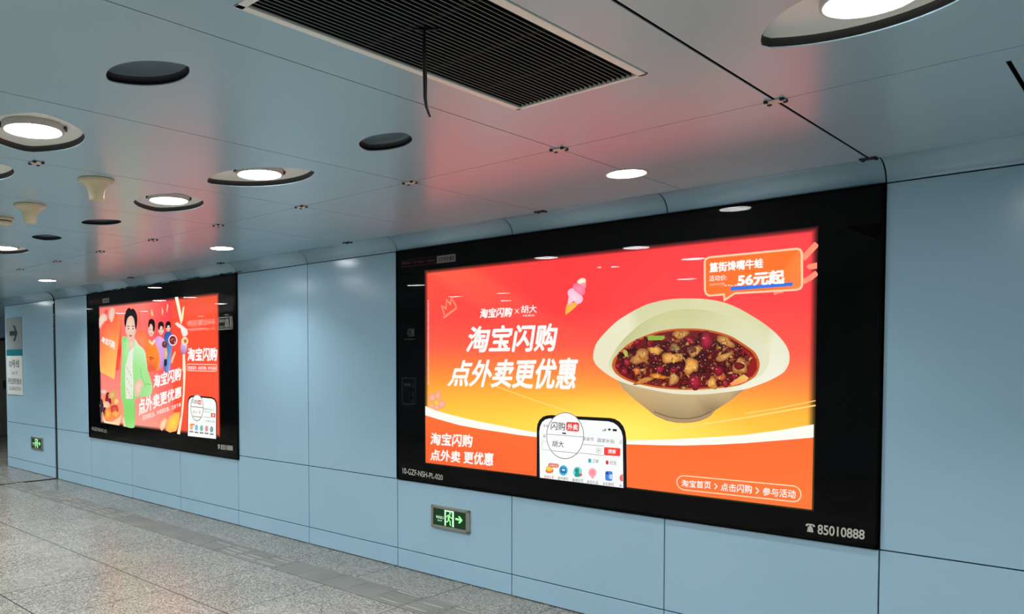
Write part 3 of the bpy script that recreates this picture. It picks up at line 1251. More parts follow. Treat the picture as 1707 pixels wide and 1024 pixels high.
put_text(a, '点击闪购', zc(1100, 760, 4.492, [(457, 203), (690, 220), (688, 284), (455, 262)]), WHITE, 0.012)
a.stroke(zc(1100, 760, 4.492, [(718, 238), (740, 262), (720, 284)]), 0.006, WHITE)
put_text(a, '参与活动', zc(1100, 760, 4.492, [(770, 236), (1018, 256), (1016, 322), (768, 296)]), WHITE, 0.012)
a.done('path_lettering', poster)
# fine print running up the left edge
a = Art(8)
put_text(a, '活动时间以页面展示为准具体规则详见活动页面优惠力度因人而异商品图片仅供参考', [(712.6, 642), (712.6, 500), (715.2, 500), (715.2, 642)], (255, 226, 214))
a.done('fine_print', poster)
# crown, drawn in pale strokes
a = Art(8)
PALE = (255, 150, 112)
a.stroke(zc(660, 400, 5.69, [(450, 742), (515, 690), (578, 645)]), 0.018, PALE)
a.stroke(zc(660, 400, 5.69, [(462, 712), (446, 670), (432, 628), (455, 640), (474, 652), (478, 610), (480, 568), (500, 592), (516, 612), (520, 580), (526, 552), (548, 590), (572, 634)]), 0.013, PALE)
a.done('crown_drawing', poster)
# ice cream
a = Art(8)
z_ = lambda pts: zc(930, 450, 12.8, pts)
a.fan(z_([(185, 740), (160, 860), (155, 950), (170, 960), (240, 910), (330, 840), (400, 770), (430, 735), (390, 690), (250, 700)]), (255, 206, 92), (250, 176, 70))
for i in range(5):
    a.stroke(z_([(190 + i * 40, 760 + i * -6), (230 + i * 36, 860 - i * 26)]), 0.003, (226, 146, 52))
a.up()
a.fan(z_([(205, 500), (220, 440), (270, 400), (330, 395), (420, 470), (510, 550), (540, 610), (525, 670), (480, 715), (430, 735), (395, 715), (350, 672), (310, 680), (270, 725), (240, 745), (205, 735), (215, 660), (230, 580)]), (255, 224, 236), (250, 192, 212))
a.fan(z_([(310, 380), (325, 320), (370, 285), (440, 290), (520, 340), (580, 400), (585, 480), (560, 530), (510, 555), (440, 500), (360, 440)]), (250, 150, 178), (244, 116, 150))
a.fan(z_([(410, 250), (460, 200), (520, 175), (580, 185), (605, 225), (605, 330), (590, 390), (540, 370), (470, 320), (420, 285)]), (255, 170, 190), (250, 140, 160))
a.fan(z_([(410, 250), (460, 200), (520, 175), (580, 185), (600, 225), (575, 280), (530, 270), (490, 300), (430, 285)]), (255, 250, 226), (255, 236, 206))
a.done('ice_cream_picture', poster)
# flower
a = Art(8)
fl = lambda x, y: (660 + x / 4.267, 580 + y / 4.267)
for (x, y, rx, ry) in ((258, 355, 27, 33), (298, 340, 22, 36), (325, 400, 28, 30), (290, 425, 26, 22), (255, 412, 20, 18)):
    c_ = fl(x, y)
    a.disc(c_, rx / 4.267, ry / 4.267, (240, 158, 120), 18, (255, 200, 170))
a.disc(fl(290, 392), 3.2, 4.2, (246, 196, 50), 14, (255, 226, 80))
a.done('flower_picture', poster)
# price bubble
a = Art(8)
b_ = lambda pts: zc(1150, 360, 5.173, pts)
for pts, w in (([(972, 372), (1030, 310), (1096, 240)], 0.034), ([(975, 570), (1040, 535), (1096, 490)], 0.030)):
    a.stroke(b_(pts), w, (255, 150, 120))
a.poly(b_([(1005, 440), (1020, 420), (1096, 402), (1096, 455), (1030, 462)]), (255, 150, 120))
a.stroke(b_([(724, 668), (765, 652), (805, 648)]), 0.022, (255, 150, 120))
out = b_([(130, 640), (128, 400), (136, 375), (165, 358), (550, 321), (925, 284), (950, 292), (966, 318), (968, 600), (955, 625), (925, 637), (650, 653), (388, 668), (300, 726), (294, 678), (165, 688), (140, 672)])
a.poly(out, [(255, 112, 42)] * 4 + [(255, 120, 46)] * 2 + [(255, 138, 66)] * 5 + [(255, 118, 42)] * (len(out) - 11))
a.stroke_m([Vector(A(p)) for p in out], 0.012, (255, 210, 170), True)
a.poly(b_([(352, 612), (890, 572), (886, 604), (350, 646)]), (52, 122, 232))
put_text(a, '簋街馋嘴牛蛙', b_([(170, 405), (632, 362), (632, 450), (168, 492)]), WHITE, 0.036)
put_text(a, '56元起', b_([(414, 498), (818, 460), (818, 588), (408, 613)]), WHITE, 0.05)
put_text(a, '活动价:', b_([(167, 516), (322, 506), (320, 556), (165, 566)]), WHITE, 0.006)
put_text(a, '活动到手价¥40起', b_([(166, 586), (302, 574), (302, 592), (165, 604)]), (255, 220, 200))
a.done('price_bubble', poster)

# the bowl
bz = lambda pts: zc(980, 480, 4.266, pts)
a = Art(8)
outer = bz([(38, 500), (44, 440), (70, 380), (140, 300), (210, 236), (280, 190), (355, 148), (430, 115), (500, 96), (560, 85), (630, 78), (700, 76), (780, 77), (850, 82), (930, 95), (1000, 115), (1080, 150), (1150, 190), (1220, 232), (1280, 275), (1335, 322), (1380, 370), (1412, 415), (1430, 460), (1434, 500), (1430, 535), (1412, 575), (1380, 610), (1300, 655), (1200, 695), (1100, 725), (900, 752), (750, 760), (600, 752), (450, 725), (320, 695), (220, 662), (130, 610), (70, 560), (48, 530)])
body = bz([(205, 655), (250, 722), (340, 802), (430, 872), (480, 912), (560, 947), (630, 960), (690, 963), (750, 957), (800, 947), (850, 925), (880, 905), (905, 872), (1000, 812), (1130, 714), (1000, 738), (900, 750), (750, 758), (600, 750), (450, 723), (320, 693)])
a.poly(body, [(182, 162, 118), (190, 165, 118), (196, 162, 112), (186, 152, 106), (170, 142, 100), (160, 138, 100), (160, 138, 100), (162, 138, 100), (160, 136, 98), (156, 132, 96), (150, 126, 92), (140, 116, 84), (150, 124, 86), (186, 160, 116), (170, 140, 104)] + [(206, 180, 134)] * 6)
a.poly(bz([(440, 878), (470, 880), (560, 915), (640, 930), (720, 930), (800, 915), (870, 885), (905, 872), (880, 905), (800, 945), (690, 962), (560, 946), (480, 912)]), (176, 148, 108))
a.stroke(bz([(470, 880), (560, 915), (640, 930), (720, 930), (800, 915), (880, 880)]), 0.006, (120, 98, 72))
a.spoly(outer, [(236, 234, 200)] * 6 + [(216, 216, 168)] * 6 + [(222, 220, 172)] * 8 + [(236, 236, 206)] * 7 + [(246, 244, 224)] * 4 + [(240, 232, 200)] * (len(outer) - 31))
# inner wall, a shade warmer
a.spoly(bz([(150, 560), (180, 470), (260, 360), (400, 240), (560, 170), (720, 150), (880, 165), (1040, 225), (1180, 320), (1270, 430), (1290, 520), (1250, 600), (1180, 650), (1000, 715), (800, 735), (600, 730), (400, 695), (230, 630)]),
       [(226, 226, 184), (212, 212, 160), (200, 200, 140), (204, 204, 148), (210, 208, 150), (206, 206, 148), (212, 212, 160), (222, 222, 178), (226, 226, 190), (230, 230, 200)] + [(232, 230, 196)] * 8)
a.done('bowl_picture', poster)
a = Art(16)
soup = bz([(172, 560), (178, 520), (195, 490), (250, 430), (300, 392), (360, 360), (430, 332), (500, 310), (570, 297), (640, 290), (720, 289), (800, 292), (880, 303), (950, 320), (1020, 345), (1080, 380), (1140, 420), (1185, 455), (1212, 500), (1222, 540), (1215, 585), (1185, 635), (1100, 685), (1030, 702), (950, 712), (860, 720), (780, 725), (690, 726), (600, 722), (510, 714), (430, 700), (360, 685), (300, 668), (240, 640), (195, 605)])
def smooth_pts(pts, k=4):
    n = len(pts)
    P = []
    for i in range(n):
        p0, p1_, p2_, p3_ = pts[i - 1], pts[i], pts[(i + 1) % n], pts[(i + 2) % n]
        for j in range(k):
            u = j / k
            P.append(tuple(0.5 * (2 * p1_[d] + (p2_[d] - p0[d]) * u + (2 * p0[d] - 5 * p1_[d] + 4 * p2_[d] - p3_[d]) * u * u
                                  + (3 * p1_[d] - p0[d] - 3 * p2_[d] + p3_[d]) * u ** 3) for d in (0, 1)))
    return P
a.fan(smooth_pts(soup), (70, 14, 20), (206, 96, 40))
inner = [(700 + (x - 700) * 0.955, 520 + (y - 520) * 0.94) for x, y in [((p[0] - 980) * 4.266, (p[1] - 480) * 4.266) for p in soup]]
a.fan(smooth_pts(bz(inner)), (40, 8, 14), (120, 18, 22))
a.poly(bz([(1050, 420), (1130, 440), (1200, 510), (1205, 580), (1170, 630), (1120, 640), (1140, 560), (1120, 490)]), (150, 26, 30))
a.done('soup_picture', poster)
# the ingredients
a = Art(20)
rnd = random.Random(21)
def blob(cx, cy, rx, ry, c0, c1, n=10, rough=0.25, ang=0.0):
    pts = []
    f1, f2, f3 = (rnd.uniform(0, 6.28) for _ in range(3))
    for i in range(n):
        t = 2 * math.pi * i / n
        k = 1 + rough * (0.7 * math.sin(2 * t + f1) + 0.55 * math.sin(3 * t + f2) + 0.3 * math.sin(5 * t + f3))
        x, y = rx * k * math.cos(t), ry * k * math.sin(t)
        pts.append((cx + x * math.cos(ang) - y * math.sin(ang), cy + x * math.sin(ang) + y * math.cos(ang)))
    a.fan(bz(pts), c0, c1)
def inside(x, y):
    return ((x - 690) / 470) ** 2 + ((y - 520) / 195) ** 2 < 1
def scatter(n, fn):
    k = 0
    while k < n:
        x, y = rnd.uniform(220, 1160), rnd.uniform(320, 715)
        if inside(x, y):
            fn(x, y)
            k += 1
def level(v):
    a.l = v
level(20)
def dark_bit(x, y):
    level(20 + rnd.randrange(4))
    blob(x, y, rnd.uniform(10, 26), rnd.uniform(8, 16), rnd.choice([(96, 16, 26), (120, 24, 30), (70, 18, 22), (60, 30, 22), (140, 30, 34)]), rnd.choice([(44, 10, 14), (60, 12, 20), (34, 14, 12)]), 7, 0.3, rnd.uniform(0, 3))
scatter(420, dark_bit)
def seed(x, y):
    level(25 + rnd.randrange(3))
    blob(x, y, rnd.uniform(3.5, 7), rnd.uniform(3, 5.5), rnd.choice([(226, 176, 110), (196, 130, 84), (210, 70, 60), (240, 210, 160), (120, 90, 50)]), (110, 60, 40), 6, 0.2)
scatter(330, seed)
def scrap(x, y):
    level(27 + rnd.randrange(2))
    blob(x, y, rnd.uniform(12, 26), rnd.uniform(8, 14), rnd.choice([(226, 170, 96), (200, 130, 74), (236, 190, 120), (180, 96, 56)]), (120, 62, 34), 9, 0.4, rnd.uniform(0, 3))
scatter(46, scrap)
level(28)
# tan meat pieces, where the photo shows the larger ones
TAN = ((236, 190, 104), (186, 118, 56))
YEL = ((248, 212, 110), (206, 142, 52))
for cx, cy, rx, ry, cc, an_ in ((375, 490, 72, 46, TAN, -0.3), (480, 445, 46, 30, YEL, 0.5), (590, 500, 62, 42, YEL, 0.2), (650, 490, 34, 26, TAN, 0), (735, 555, 62, 48, YEL, -0.5),
                                (760, 450, 40, 44, TAN, 0.8), (660, 330, 60, 30, TAN, 0.1), (980, 380, 62, 34, TAN, 0.5), (970, 490, 78, 20, TAN, -0.35), (1085, 560, 62, 50, TAN, 0.2),
                                (500, 630, 66, 18, ((246, 176, 60), (206, 112, 30)), 0.05), (400, 660, 66, 20, ((240, 180, 90), (196, 120, 50)), -0.25), (610, 650, 30, 52, TAN, 0.1),
                                (885, 680, 40, 36, YEL, 0.4), (940, 620, 32, 52, ((240, 140, 76), (190, 80, 40)), -0.3), (350, 592, 28, 22, ((250, 150, 80), (200, 100, 50)), 0),
                                (1080, 660, 66, 22, ((250, 200, 110), (226, 140, 70)), -0.45), (620, 425, 44, 24, ((186, 158, 96), (110, 84, 44)), 0.2)):
    level(28 + rnd.randrange(3))
    blob(cx, cy, rx, ry, cc[0], mix(cc[1], (110, 50, 24), 0.5), 18, 0.26, an_)
    for _ in range(9):
        level(32 + rnd.randrange(3))
        blob(cx + rnd.uniform(-.5, .5) * rx, cy + rnd.uniform(-.5, .5) * ry, rx * 0.26, ry * 0.22, rnd.choice([mix(cc[0], (255, 240, 190), 0.6), cc[0], mix(cc[1], (150, 70, 30), 0.5)]), cc[1], 7, 0.35, rnd.uniform(0, 3))
# ring with a dark middle, dark red chillies, green stalks
level(36)
blob(1078, 556, 36, 27, (140, 34, 40), (84, 22, 22), 12, 0.1)
blob(745, 440, 30, 26, (130, 70, 50), (90, 44, 30), 10, 0.15)
for cx, cy, rx, ry in ((845, 375, 62, 48), (765, 670, 58, 44), (730, 375, 40, 20), (515, 580, 34, 24), (930, 590, 40, 34), (615, 585, 36, 14), (280, 530, 28, 24), (262, 595, 30, 22), (215, 555, 22, 14), (1045, 630, 30, 20), (980, 680, 36, 18), (350, 385, 26, 18), (535, 360, 30, 20), (440, 395, 30, 16)):
    level(37 + rnd.randrange(2))
    blob(cx, cy, rx, ry, rnd.choice([(196, 40, 64), (176, 30, 50), (204, 54, 60)]), (96, 12, 30), 12, 0.18, rnd.uniform(0, 3))
    level(39)
    blob(cx - rx * 0.3, cy - ry * 0.35, rx * 0.22, ry * 0.14, (240, 150, 150), (190, 60, 80), 7, 0.2)
level(40)
a.poly(bz([(425, 352), (440, 338), (545, 342), (552, 358), (530, 372), (432, 374)]), (150, 176, 66))
a.poly(bz([(250, 450), (262, 436), (282, 452), (290, 490), (268, 488)]), (186, 186, 90))
a.poly(bz([(1010, 682), (1110, 615), (1145, 640), (1130, 664), (1030, 700)]), [(244, 150, 100), (222, 206, 96), (240, 214, 120), (244, 170, 100), (240, 140, 90)])
level(42)
for _ in range(60):
    x, y = rnd.uniform(300, 1100), rnd.uniform(380, 700)
    if inside(x, y):
        level(42)
        blob(x, y, rnd.uniform(2.5, 5), rnd.uniform(2, 4), (255, 232, 200), (230, 170, 130), 6, 0.2)
a.done('ingredients_picture', poster)

# the phone in the right poster
pz = lambda pts: zc(880, 670, 6.4, pts)
a = Art(8)
a.poly(pz([(92, 812), (95, 300), (100, 245), (122, 195), (160, 160), (200, 146), (250, 142), (560, 157), (880, 173), (930, 184), (980, 215), (1018, 262), (1040, 320), (1050, 400), (1054, 700), (1056, 941)]), (10, 10, 14))
a.poly(pz([(128, 818), (122, 320), (130, 265), (150, 220), (185, 190), (230, 178), (560, 192), (860, 210), (915, 226), (960, 260), (995, 310), (1012, 370), (1016, 700), (1018, 936)]), [(252, 255, 252)] * 8 + [(250, 252, 252)] * 6)
a.done('phone_picture', poster)
INK = (70, 74, 80)
a = Art(12)
put_text(a, '3:0', pz([(165, 240), (215, 246), (215, 272), (165, 266)]), INK)
put_text(a, '关', pz([(158, 346), (192, 350), (192, 386), (158, 382)]), INK)
put_text(a, '家装节', pz([(585, 375), (705, 383), (702, 421), (583, 413)]), INK)
put_text(a, '国家补贴', pz([(745, 388), (924, 404), (922, 446), (742, 430)]), INK)
put_text(a, '上', pz([(972, 406), (1006, 409), (1006, 446), (972, 443)]), INK)
a.stroke(pz([(590, 455), (700, 464), (815, 474)]), 0.003, (150, 110, 110))
a.stroke(pz([(550, 546), (700, 562), (815, 576)]), 0.003, (150, 110, 110))
a.stroke_m([Vector(A(p)) for p in rr_pts(pz([(148, 418), (250, 428), (250, 520), (148, 510)]), 0.3, 4)], 0.003, (190, 190, 190), True)
a.stroke_m([Vector(A(p)) for p in rr_pts(pz([(730, 496), (780, 500), (780, 546), (730, 542)]), 0.3, 4)], 0.003, (180, 180, 180), True)
a.disc(pz([(755, 521)])[0], 1.8, 1.8, (190, 190, 190), 12)
a.rrect(pz([(815, 484), (988, 496), (986, 582), (813, 570)]), 0.15, (240, 66, 54))
put_text(a, '搜索', pz([(858, 505), (940, 511), (938, 556), (856, 550)]), WHITE, 0.02)
put_text(a, '订单', pz([(692, 612), (756, 617), (755, 656), (691, 651)]), INK)
put_text(a, '红包', pz([(880, 628), (948, 634), (947, 674), (879, 668)]), INK)
a.rrect(pz([(646, 606), (678, 608), (678, 652), (646, 650)]), 0.25, (60, 180, 186))
a.rrect(pz([(833, 626), (862, 628), (862, 670), (833, 668)]), 0.25, (206, 54, 70))
for i, hgt in enumerate((6, 12, 20, 30)):
    x = 792 + i * 11
    a.l = 12
    a.poly(pz([(x, 310 - hgt + i * 1.5), (x + 7, 310 - hgt + i * 1.5), (x + 7, 312 + i), (x, 311 + i)]), (40, 44, 48))
for r_ in (20, 12):
    pts = [(870 + r_ * math.cos(math.radians(t)), 314 + r_ * math.sin(math.radians(t)) * 1.2) for t in range(-140, -39, 20)]
    a.stroke(pz(pts), 0.006, (40, 44, 48))
a.disc(pz([(870, 310)])[0], 0.6, 0.7, (40, 44, 48), 8)
a.rrect(pz([(905, 290), (950, 293), (950, 316), (905, 313)]), 0.25, (30, 32, 36))
# row of app pictures
a.disc(pz([(231, 735)])[0], 6.6, 4.4, (222, 96, 44), 18, (246, 150, 60))
a.disc(pz([(231, 712)])[0], 5.8, 4.6, (248, 196, 60), 16, (255, 226, 110))
a.rrect(pz([(220, 654), (332, 664), (330, 706), (218, 696)]), 0.45, (232, 90, 52))
put_text(a, '本单红包', pz([(232, 664), (322, 671), (320, 698), (230, 690)]), WHITE)
a.disc(pz([(380, 733)])[0], 7.2, 8.6, (60, 178, 214), 20, (84, 196, 230))
a.poly(pz([(352, 700), (405, 704), (412, 750), (385, 768), (348, 752)]), (30, 110, 180))
a.poly(pz([(364, 716), (396, 718), (398, 738), (366, 736)]), (214, 240, 250))
a.disc(pz([(531, 750)])[0], 7.4, 8.8, (120, 214, 200), 20, (176, 236, 224))
a.disc(pz([(525, 735)])[0], 3.8, 4.4, (20, 150, 140), 14)
a.poly(pz([(500, 770), (520, 750), (552, 758), (560, 800), (504, 800)]), (26, 162, 148))
a.disc(pz([(566, 780)])[0], 2.0, 2.4, (232, 70, 90), 10)
a.disc(pz([(691, 756)])[0], 6.8, 7.6, (255, 180, 190), 18, (250, 130, 150))
for x, y in ((668, 748), (690, 738), (712, 748), (680, 766), (704, 768)):
    a.l = 24
    a.disc(pz([(x, y)])[0], 2.4, 2.6, (236, 92, 118), 10, (250, 150, 160))
a.poly(pz([(676, 786), (706, 788), (700, 818), (684, 818)]), (226, 170, 120))
a.rrect(pz([(828, 738), (906, 744), (902, 846), (826, 840)]), 0.2, (70, 130, 226))
a.disc(pz([(888, 800)])[0], 3.4, 4.2, (190, 220, 250), 12)
a.rrect(pz([(834, 750), (860, 752), (858, 776), (832, 774)]), 0.2, (28, 60, 150))
a.poly(pz([(984, 790), (1015, 770), (1016, 850), (990, 846), (980, 818)]), (236, 110, 100))
a.l = 22
put_text(a, '美食外卖', pz([(175, 782), (280, 789), (278, 826), (173, 818)]), (196, 60, 50))
put_text(a, '超市便利', pz([(322, 798), (432, 806), (430, 842), (320, 832)]), INK)
put_text(a, '看病买药', pz([(476, 816), (592, 824), (590, 862), (474, 852)]), INK)
put_text(a, '鲜花礼品', pz([(634, 836), (752, 844), (750, 882), (632, 872)]), INK)
put_text(a, '手机数码', pz([(800, 858), (920, 866), (918, 902), (798, 892)]), INK)
put_text(a, '水', pz([(974, 876), (1012, 880), (1012, 914), (974, 910)]), INK)
a.done('app_screen', poster)
a = Art(30)
c_ = pz([(400, 362)])[0]
el = [(c_[0] + 197 / 6.4 * math.cos(2 * math.pi * i / 48), c_[1] + 245 / 6.4 * math.sin(2 * math.pi * i / 48)) for i in range(48)]
a.poly(el, (255, 255, 255))
a.stroke_m([Vector(A(p)) for p in el], 0.005, (110, 112, 116), True)
a.stroke(pz([(204, 345), (400, 360), (594, 376)]), 0.0035, (130, 130, 134))
a.stroke(pz([(248, 520), (400, 536), (540, 552)]), 0.0035, (130, 130, 134))
put_text(a, '闪购', pz([(250, 212), (402, 220), (400, 308), (248, 298)]), (40, 40, 46), 0.008)
a.rrect(pz([(413, 214), (550, 222), (549, 320), (412, 310)]), 0.2, (236, 70, 62))
put_text(a, '外卖', pz([(426, 232), (538, 240), (536, 306), (424, 298)]), WHITE, 0.022)
put_text(a, '胡大', pz([(264, 412), (388, 420), (386, 488), (262, 478)]), (40, 40, 46), 0.004)
a.stroke(pz([(370, 334), (410, 339)]), 0.011, (50, 50, 56))
a.done('magnifier_circle', poster)

# markings on the black border, right box
def border_marks(t, dx, code):
    yb = -0.0066
    def phone_icon(bm, y):
        # small desk telephone before the number
        x0, z0, s = dx + 3.238, 0.818, 0.048
        body = [(0.15, 0.0), (0.85, 0.0), (0.75, 0.55), (0.62, 0.66), (0.62, 0.8), (0.38, 0.8), (0.38, 0.66), (0.25, 0.55)]
        hand = [(0.0, 0.68), (0.0, 0.86), (0.2, 1.0), (0.8, 1.0), (1.0, 0.86), (1.0, 0.68), (0.76, 0.68), (0.76, 0.82), (0.24, 0.82), (0.24, 0.68)]
        for P in (body, hand):
            f = bm.faces.new([bm.verts.new((x0 + p[0] * s, y, z0 + p[1] * s)) for p in P])
            f.normal_update()
            if f.normal.y > 0:
                f.normal_flip()
    plain_text('phone_number', '85010888', [(dx + 3.300, 0.869), (dx + 3.532, 0.872), (dx + 3.532, 0.818), (dx + 3.300, 0.812)], M['print'], t, yb, 0.018, extra=phone_icon)
    plain_text('box_code', code, [(dx + 0.068, 0.880), (dx + 0.520, 0.862), (dx + 0.520, 0.818), (dx + 0.068, 0.828)], M['print'], t, yb, 0.006)
    plain_text('company_lettering', 'BEIJING TOP RESULT METRO', [(dx + 0.078, 2.652), (dx + 0.440, 2.642), (dx + 0.440, 2.614), (dx + 0.078, 2.622)], M['print_red'], t, yb, 0.008)
    bm = bmesh.new()
    for q in ((0.066, 0.46, 2.606, 2.609), (0.066, 0.46, 2.662, 2.664), (0.066, 0.069, 2.606, 2.664)):
        box(bm, dx + q[0], dx + q[1], yb, yb + 0.001, q[2], q[3])
    mk('company_outline', bm, M['print_red'], parent=t)
    bm = bmesh.new()
    box(bm, dx + 0.460, dx + 0.656, yb, yb + 0.001, 2.604, 2.664)
    mk('company_plate', bm, M['print_dim'], parent=t)
    plain_text('company_name', '北京地铁通成', [(dx + 0.470, 2.654), (dx + 0.646, 2.654), (dx + 0.646, 2.614), (dx + 0.470, 2.614)], M['black_glass'], t, yb - 0.0004, 0.014)
border_marks(RB, 0.0, '10-GZF-NSH-PL-020')
yb = -0.0066
bm = bmesh.new()
for q in ((0.066, 0.222, 1.655, 1.658), (0.066, 0.222, 1.432, 1.435), (0.066, 0.069, 1.432, 1.658), (0.219, 0.222, 1.432, 1.658)):
    box(bm, q[0], q[1], yb, yb + 0.001, q[2], q[3])
mk('notice_outline', bm, M['print_faint'], parent=RB)
plain_text('notice_lettering', '乘客须知', [(0.085, 1.612), (0.165, 1.610), (0.165, 1.586), (0.085, 1.588)], M['print_faint'], RB, yb)
bm = bmesh.new()
for z in (1.60, 1.52, 1.462):
    me = text_mesh({1.60: '通', 1.52: '成', 1.462: '置'}[z], 0.01)
    vs = [bm.verts.new((0.178 + v.co.x * 0.032, yb, z - 0.02 + v.co.y * 0.045)) for v in me.vertices]
    for p in me.polygons:
        try:
            bm.faces.new([vs[i] for i in p.vertices])
        except ValueError:
            pass
    bpy.data.meshes.remove(me)
mk('notice_title', bm, M['print_faint'], parent=RB)
bm = bmesh.new()
def ring_logo(bm, cx, cz, r):
    for k_, (ra, rb_) in enumerate(((r, r * 0.8), (r * 0.5, r * 0.34))):
        n = 20
        R_ = [[bm.verts.new((cx + rr * math.cos(2 * math.pi * i / n) * 0.9, yb, cz + rr * math.sin(2 * math.pi * i / n))) for i in range(n)] for rr in (ra, rb_)]
        ring_faces(bm, R_[0], R_[1])
ring_logo(bm, 0.158, 2.045, 0.034)
for i in range(3):
    box(bm, 0.178 + i * 0.011, 0.184 + i * 0.011, yb, yb + 0.001, 2.012, 2.078)
box(bm, 0.085, 0.215, yb, yb + 0.001, 1.986, 1.990)
mk('border_logo', bm, M['print_faint'], parent=RB)

# ================================================================== left light box: the people poster
LB = light_box('advertising_lightbox', 'black-framed glowing red poster at left showing a man in a green jacket',
               -6.035, -2.372, 0.726, 2.755, -5.688, -2.726, 0.942, 2.573)
L0, L1, LZ0, LZ1 = -5.688, -2.726, 0.942, 2.573
def bg_left(u, v):
    c = ramp([(0, (250, 138, 122)), (0.2, (250, 122, 112)), (0.5, (252, 128, 116)), (0.75, (254, 150, 136)), (1, (255, 170, 150))], v)
    c2 = ramp([(0, (240, 70, 76)), (0.4, (236, 66, 84)), (0.7, (250, 110, 100)), (1, (255, 160, 130))], v)
    t = min(1, max(0, (u - 0.42) / 0.24))
    c = mix(c, c2, t)
    if u > 0.665:
        c = ramp([(0, (238, 92, 60)), (0.3, (244, 84, 56)), (0.6, (250, 90, 60)), (1, (240, 84, 56))], v)
    return c
lposter = backing('poster_film', LB, L0, L1, LZ0, LZ1, bg_left, 60, 36)
p1 = lambda pts: zc(160, 490, 7.873, pts)    # upper left quarter
p2 = lambda pts: zc(250, 490, 7.875, pts)    # upper right quarter
p3 = lambda pts: zc(160, 610, 8.536, pts)    # lower left quarter
p4 = lambda pts: zc(250, 600, 7.583, pts)    # lower right quarter
a = Art(1)
# big bag, orange to yellow, with its red side
a.poly(p1([(70, 450), (120, 370), (200, 300), (245, 255), (320, 280), (325, 300), (300, 560), (275, 780), (250, 1012)]) + p3([(262, 195), (200, 160), (60, 85)]) + p1([(48, 900), (52, 620)]),
       [(250, 104, 76), (248, 98, 74), (248, 100, 78), (244, 96, 74), (246, 120, 74), (248, 140, 76), (250, 150, 80), (254, 190, 96), (255, 206, 106), (255, 214, 112), (255, 212, 110), (255, 206, 104), (254, 170, 90), (250, 118, 80)])
a.poly(p1([(325, 290), (335, 700), (322, 800), (300, 1000), (262, 1010), (280, 760), (302, 560)]), [(240, 110, 76), (240, 60, 60), (238, 60, 60), (246, 96, 70), (236, 60, 56), (240, 84, 60), (246, 120, 70)])
put_text(a, '淘宝闪购', p1([(82, 560), (252, 625), (242, 735), (62, 625)]), WHITE, 0.03)
a.done('bag_picture', lposter)
a = Art(6)
SKIN, SK2 = (255, 226, 206), (246, 196, 172)
# hand on the bag
a.fan(p1([(165, 280), (180, 215), (195, 190), (215, 180), (240, 195), (246, 230), (240, 300), (215, 365), (200, 375), (180, 345)]), SKIN, SK2)
for x in (190, 212, 230):
    a.stroke(p1([(x, 210), (x + 2, 300)]), 0.008, (236, 176, 150))
a.fan(p1([(40, 330), (60, 285), (95, 262), (125, 275), (145, 310), (140, 345), (110, 365), (80, 400), (48, 460), (40, 420)]), SKIN, (244, 206, 190))
a.fan(p1([(105, 240), (120, 215), (145, 205), (160, 230), (150, 265), (125, 270)]), (232, 70, 66), (238, 96, 86))
a.done('hand_picture', lposter)

def face(a, c, rx, ry, hair_pts, skin0=SKIN, skin1=SK2, detail=True):
    cx, cy = c
    a.fan([(cx + rx * math.cos(2 * math.pi * i / 22) * (0.86 if math.sin(2 * math.pi * i / 22) > 0.5 else 1), cy + ry * math.sin(2 * math.pi * i / 22)) for i in range(22)], skin0, skin1)
    a.spoly(hair_pts, (30, 20, 24), 5)
    for s in (-1, 1):
        a.l += 0
        ex = cx + s * rx * 0.42
        a.stroke([(ex - rx * .22, cy - ry * .16), (ex, cy - ry * .22), (ex + rx * .22, cy - ry * .15)], 0.008 * rx / 7, (70, 44, 40))
        a.disc((ex, cy + ry * 0.0), rx * .13, ry * .055, (44, 30, 30), 8)
    a.stroke([(cx - rx * .05, cy + ry * .02), (cx - rx * .1, cy + ry * .28), (cx + rx * .08, cy + ry * .30)], 0.006 * rx / 7, (222, 164, 140))
    a.fan([(cx - rx * .32, cy + ry * .50), (cx, cy + ry * .46), (cx + rx * .32, cy + ry * .49), (cx + rx * .1, cy + ry * .62), (cx - rx * .12, cy + ry * .62)], (236, 110, 110), (206, 84, 84))

# three people behind
a = Art(14)
a.spoly(p2([(190, 540), (230, 500), (285, 520), (290, 700), (270, 900), (255, 1010), (190, 1010), (180, 760)]), [(50, 100, 180), (40, 90, 170), (60, 110, 190), (110, 150, 220), (140, 180, 236), (150, 180, 236), (70, 110, 180), (60, 100, 180)])
face(a, p2([(240, 445)])[0], 3.8, 6.6, p2([(205, 440), (212, 380), (240, 360), (268, 376), (274, 420), (262, 450), (256, 415), (230, 420), (222, 450)]))
a.spoly(p2([(70, 620), (100, 560), (150, 570), (200, 620), (215, 760), (200, 880), (140, 1000), (120, 850)]), [(230, 170, 236), (222, 160, 232), (240, 190, 240), (232, 170, 226), (226, 160, 220), (206, 150, 220), (190, 140, 220), (226, 170, 236)])
face(a, p2([(148, 480)])[0], 4.6, 8.0, p2([(110, 460), (112, 390), (145, 362), (178, 384), (182, 440), (172, 470), (165, 430), (140, 426), (124, 470)]))
a.spoly(p2([(-70, 600), (-30, 590), (30, 610), (90, 690), (125, 800), (135, 900), (120, 1000), (60, 1010), (-30, 1010), (-60, 800)]), [(246, 130, 50), (250, 140, 50), (252, 150, 50), (250, 150, 50), (252, 160, 50), (252, 170, 56), (250, 180, 60), (230, 100, 60), (240, 110, 60), (250, 140, 56)])
a.spoly(p1([(520, 560), (560, 500), (640, 500), (690, 640), (660, 760), (600, 660)]), [(250, 140, 110), (248, 120, 60), (250, 130, 60), (250, 140, 60), (250, 120, 60), (250, 150, 110)])
face(a, p1([(728, 480)])[0], 5.2, 10.2, p1([(690, 430), (695, 360), (725, 328), (768, 350), (778, 410), (772, 480), (755, 495), (750, 440), (735, 400), (715, 395), (702, 440)]))
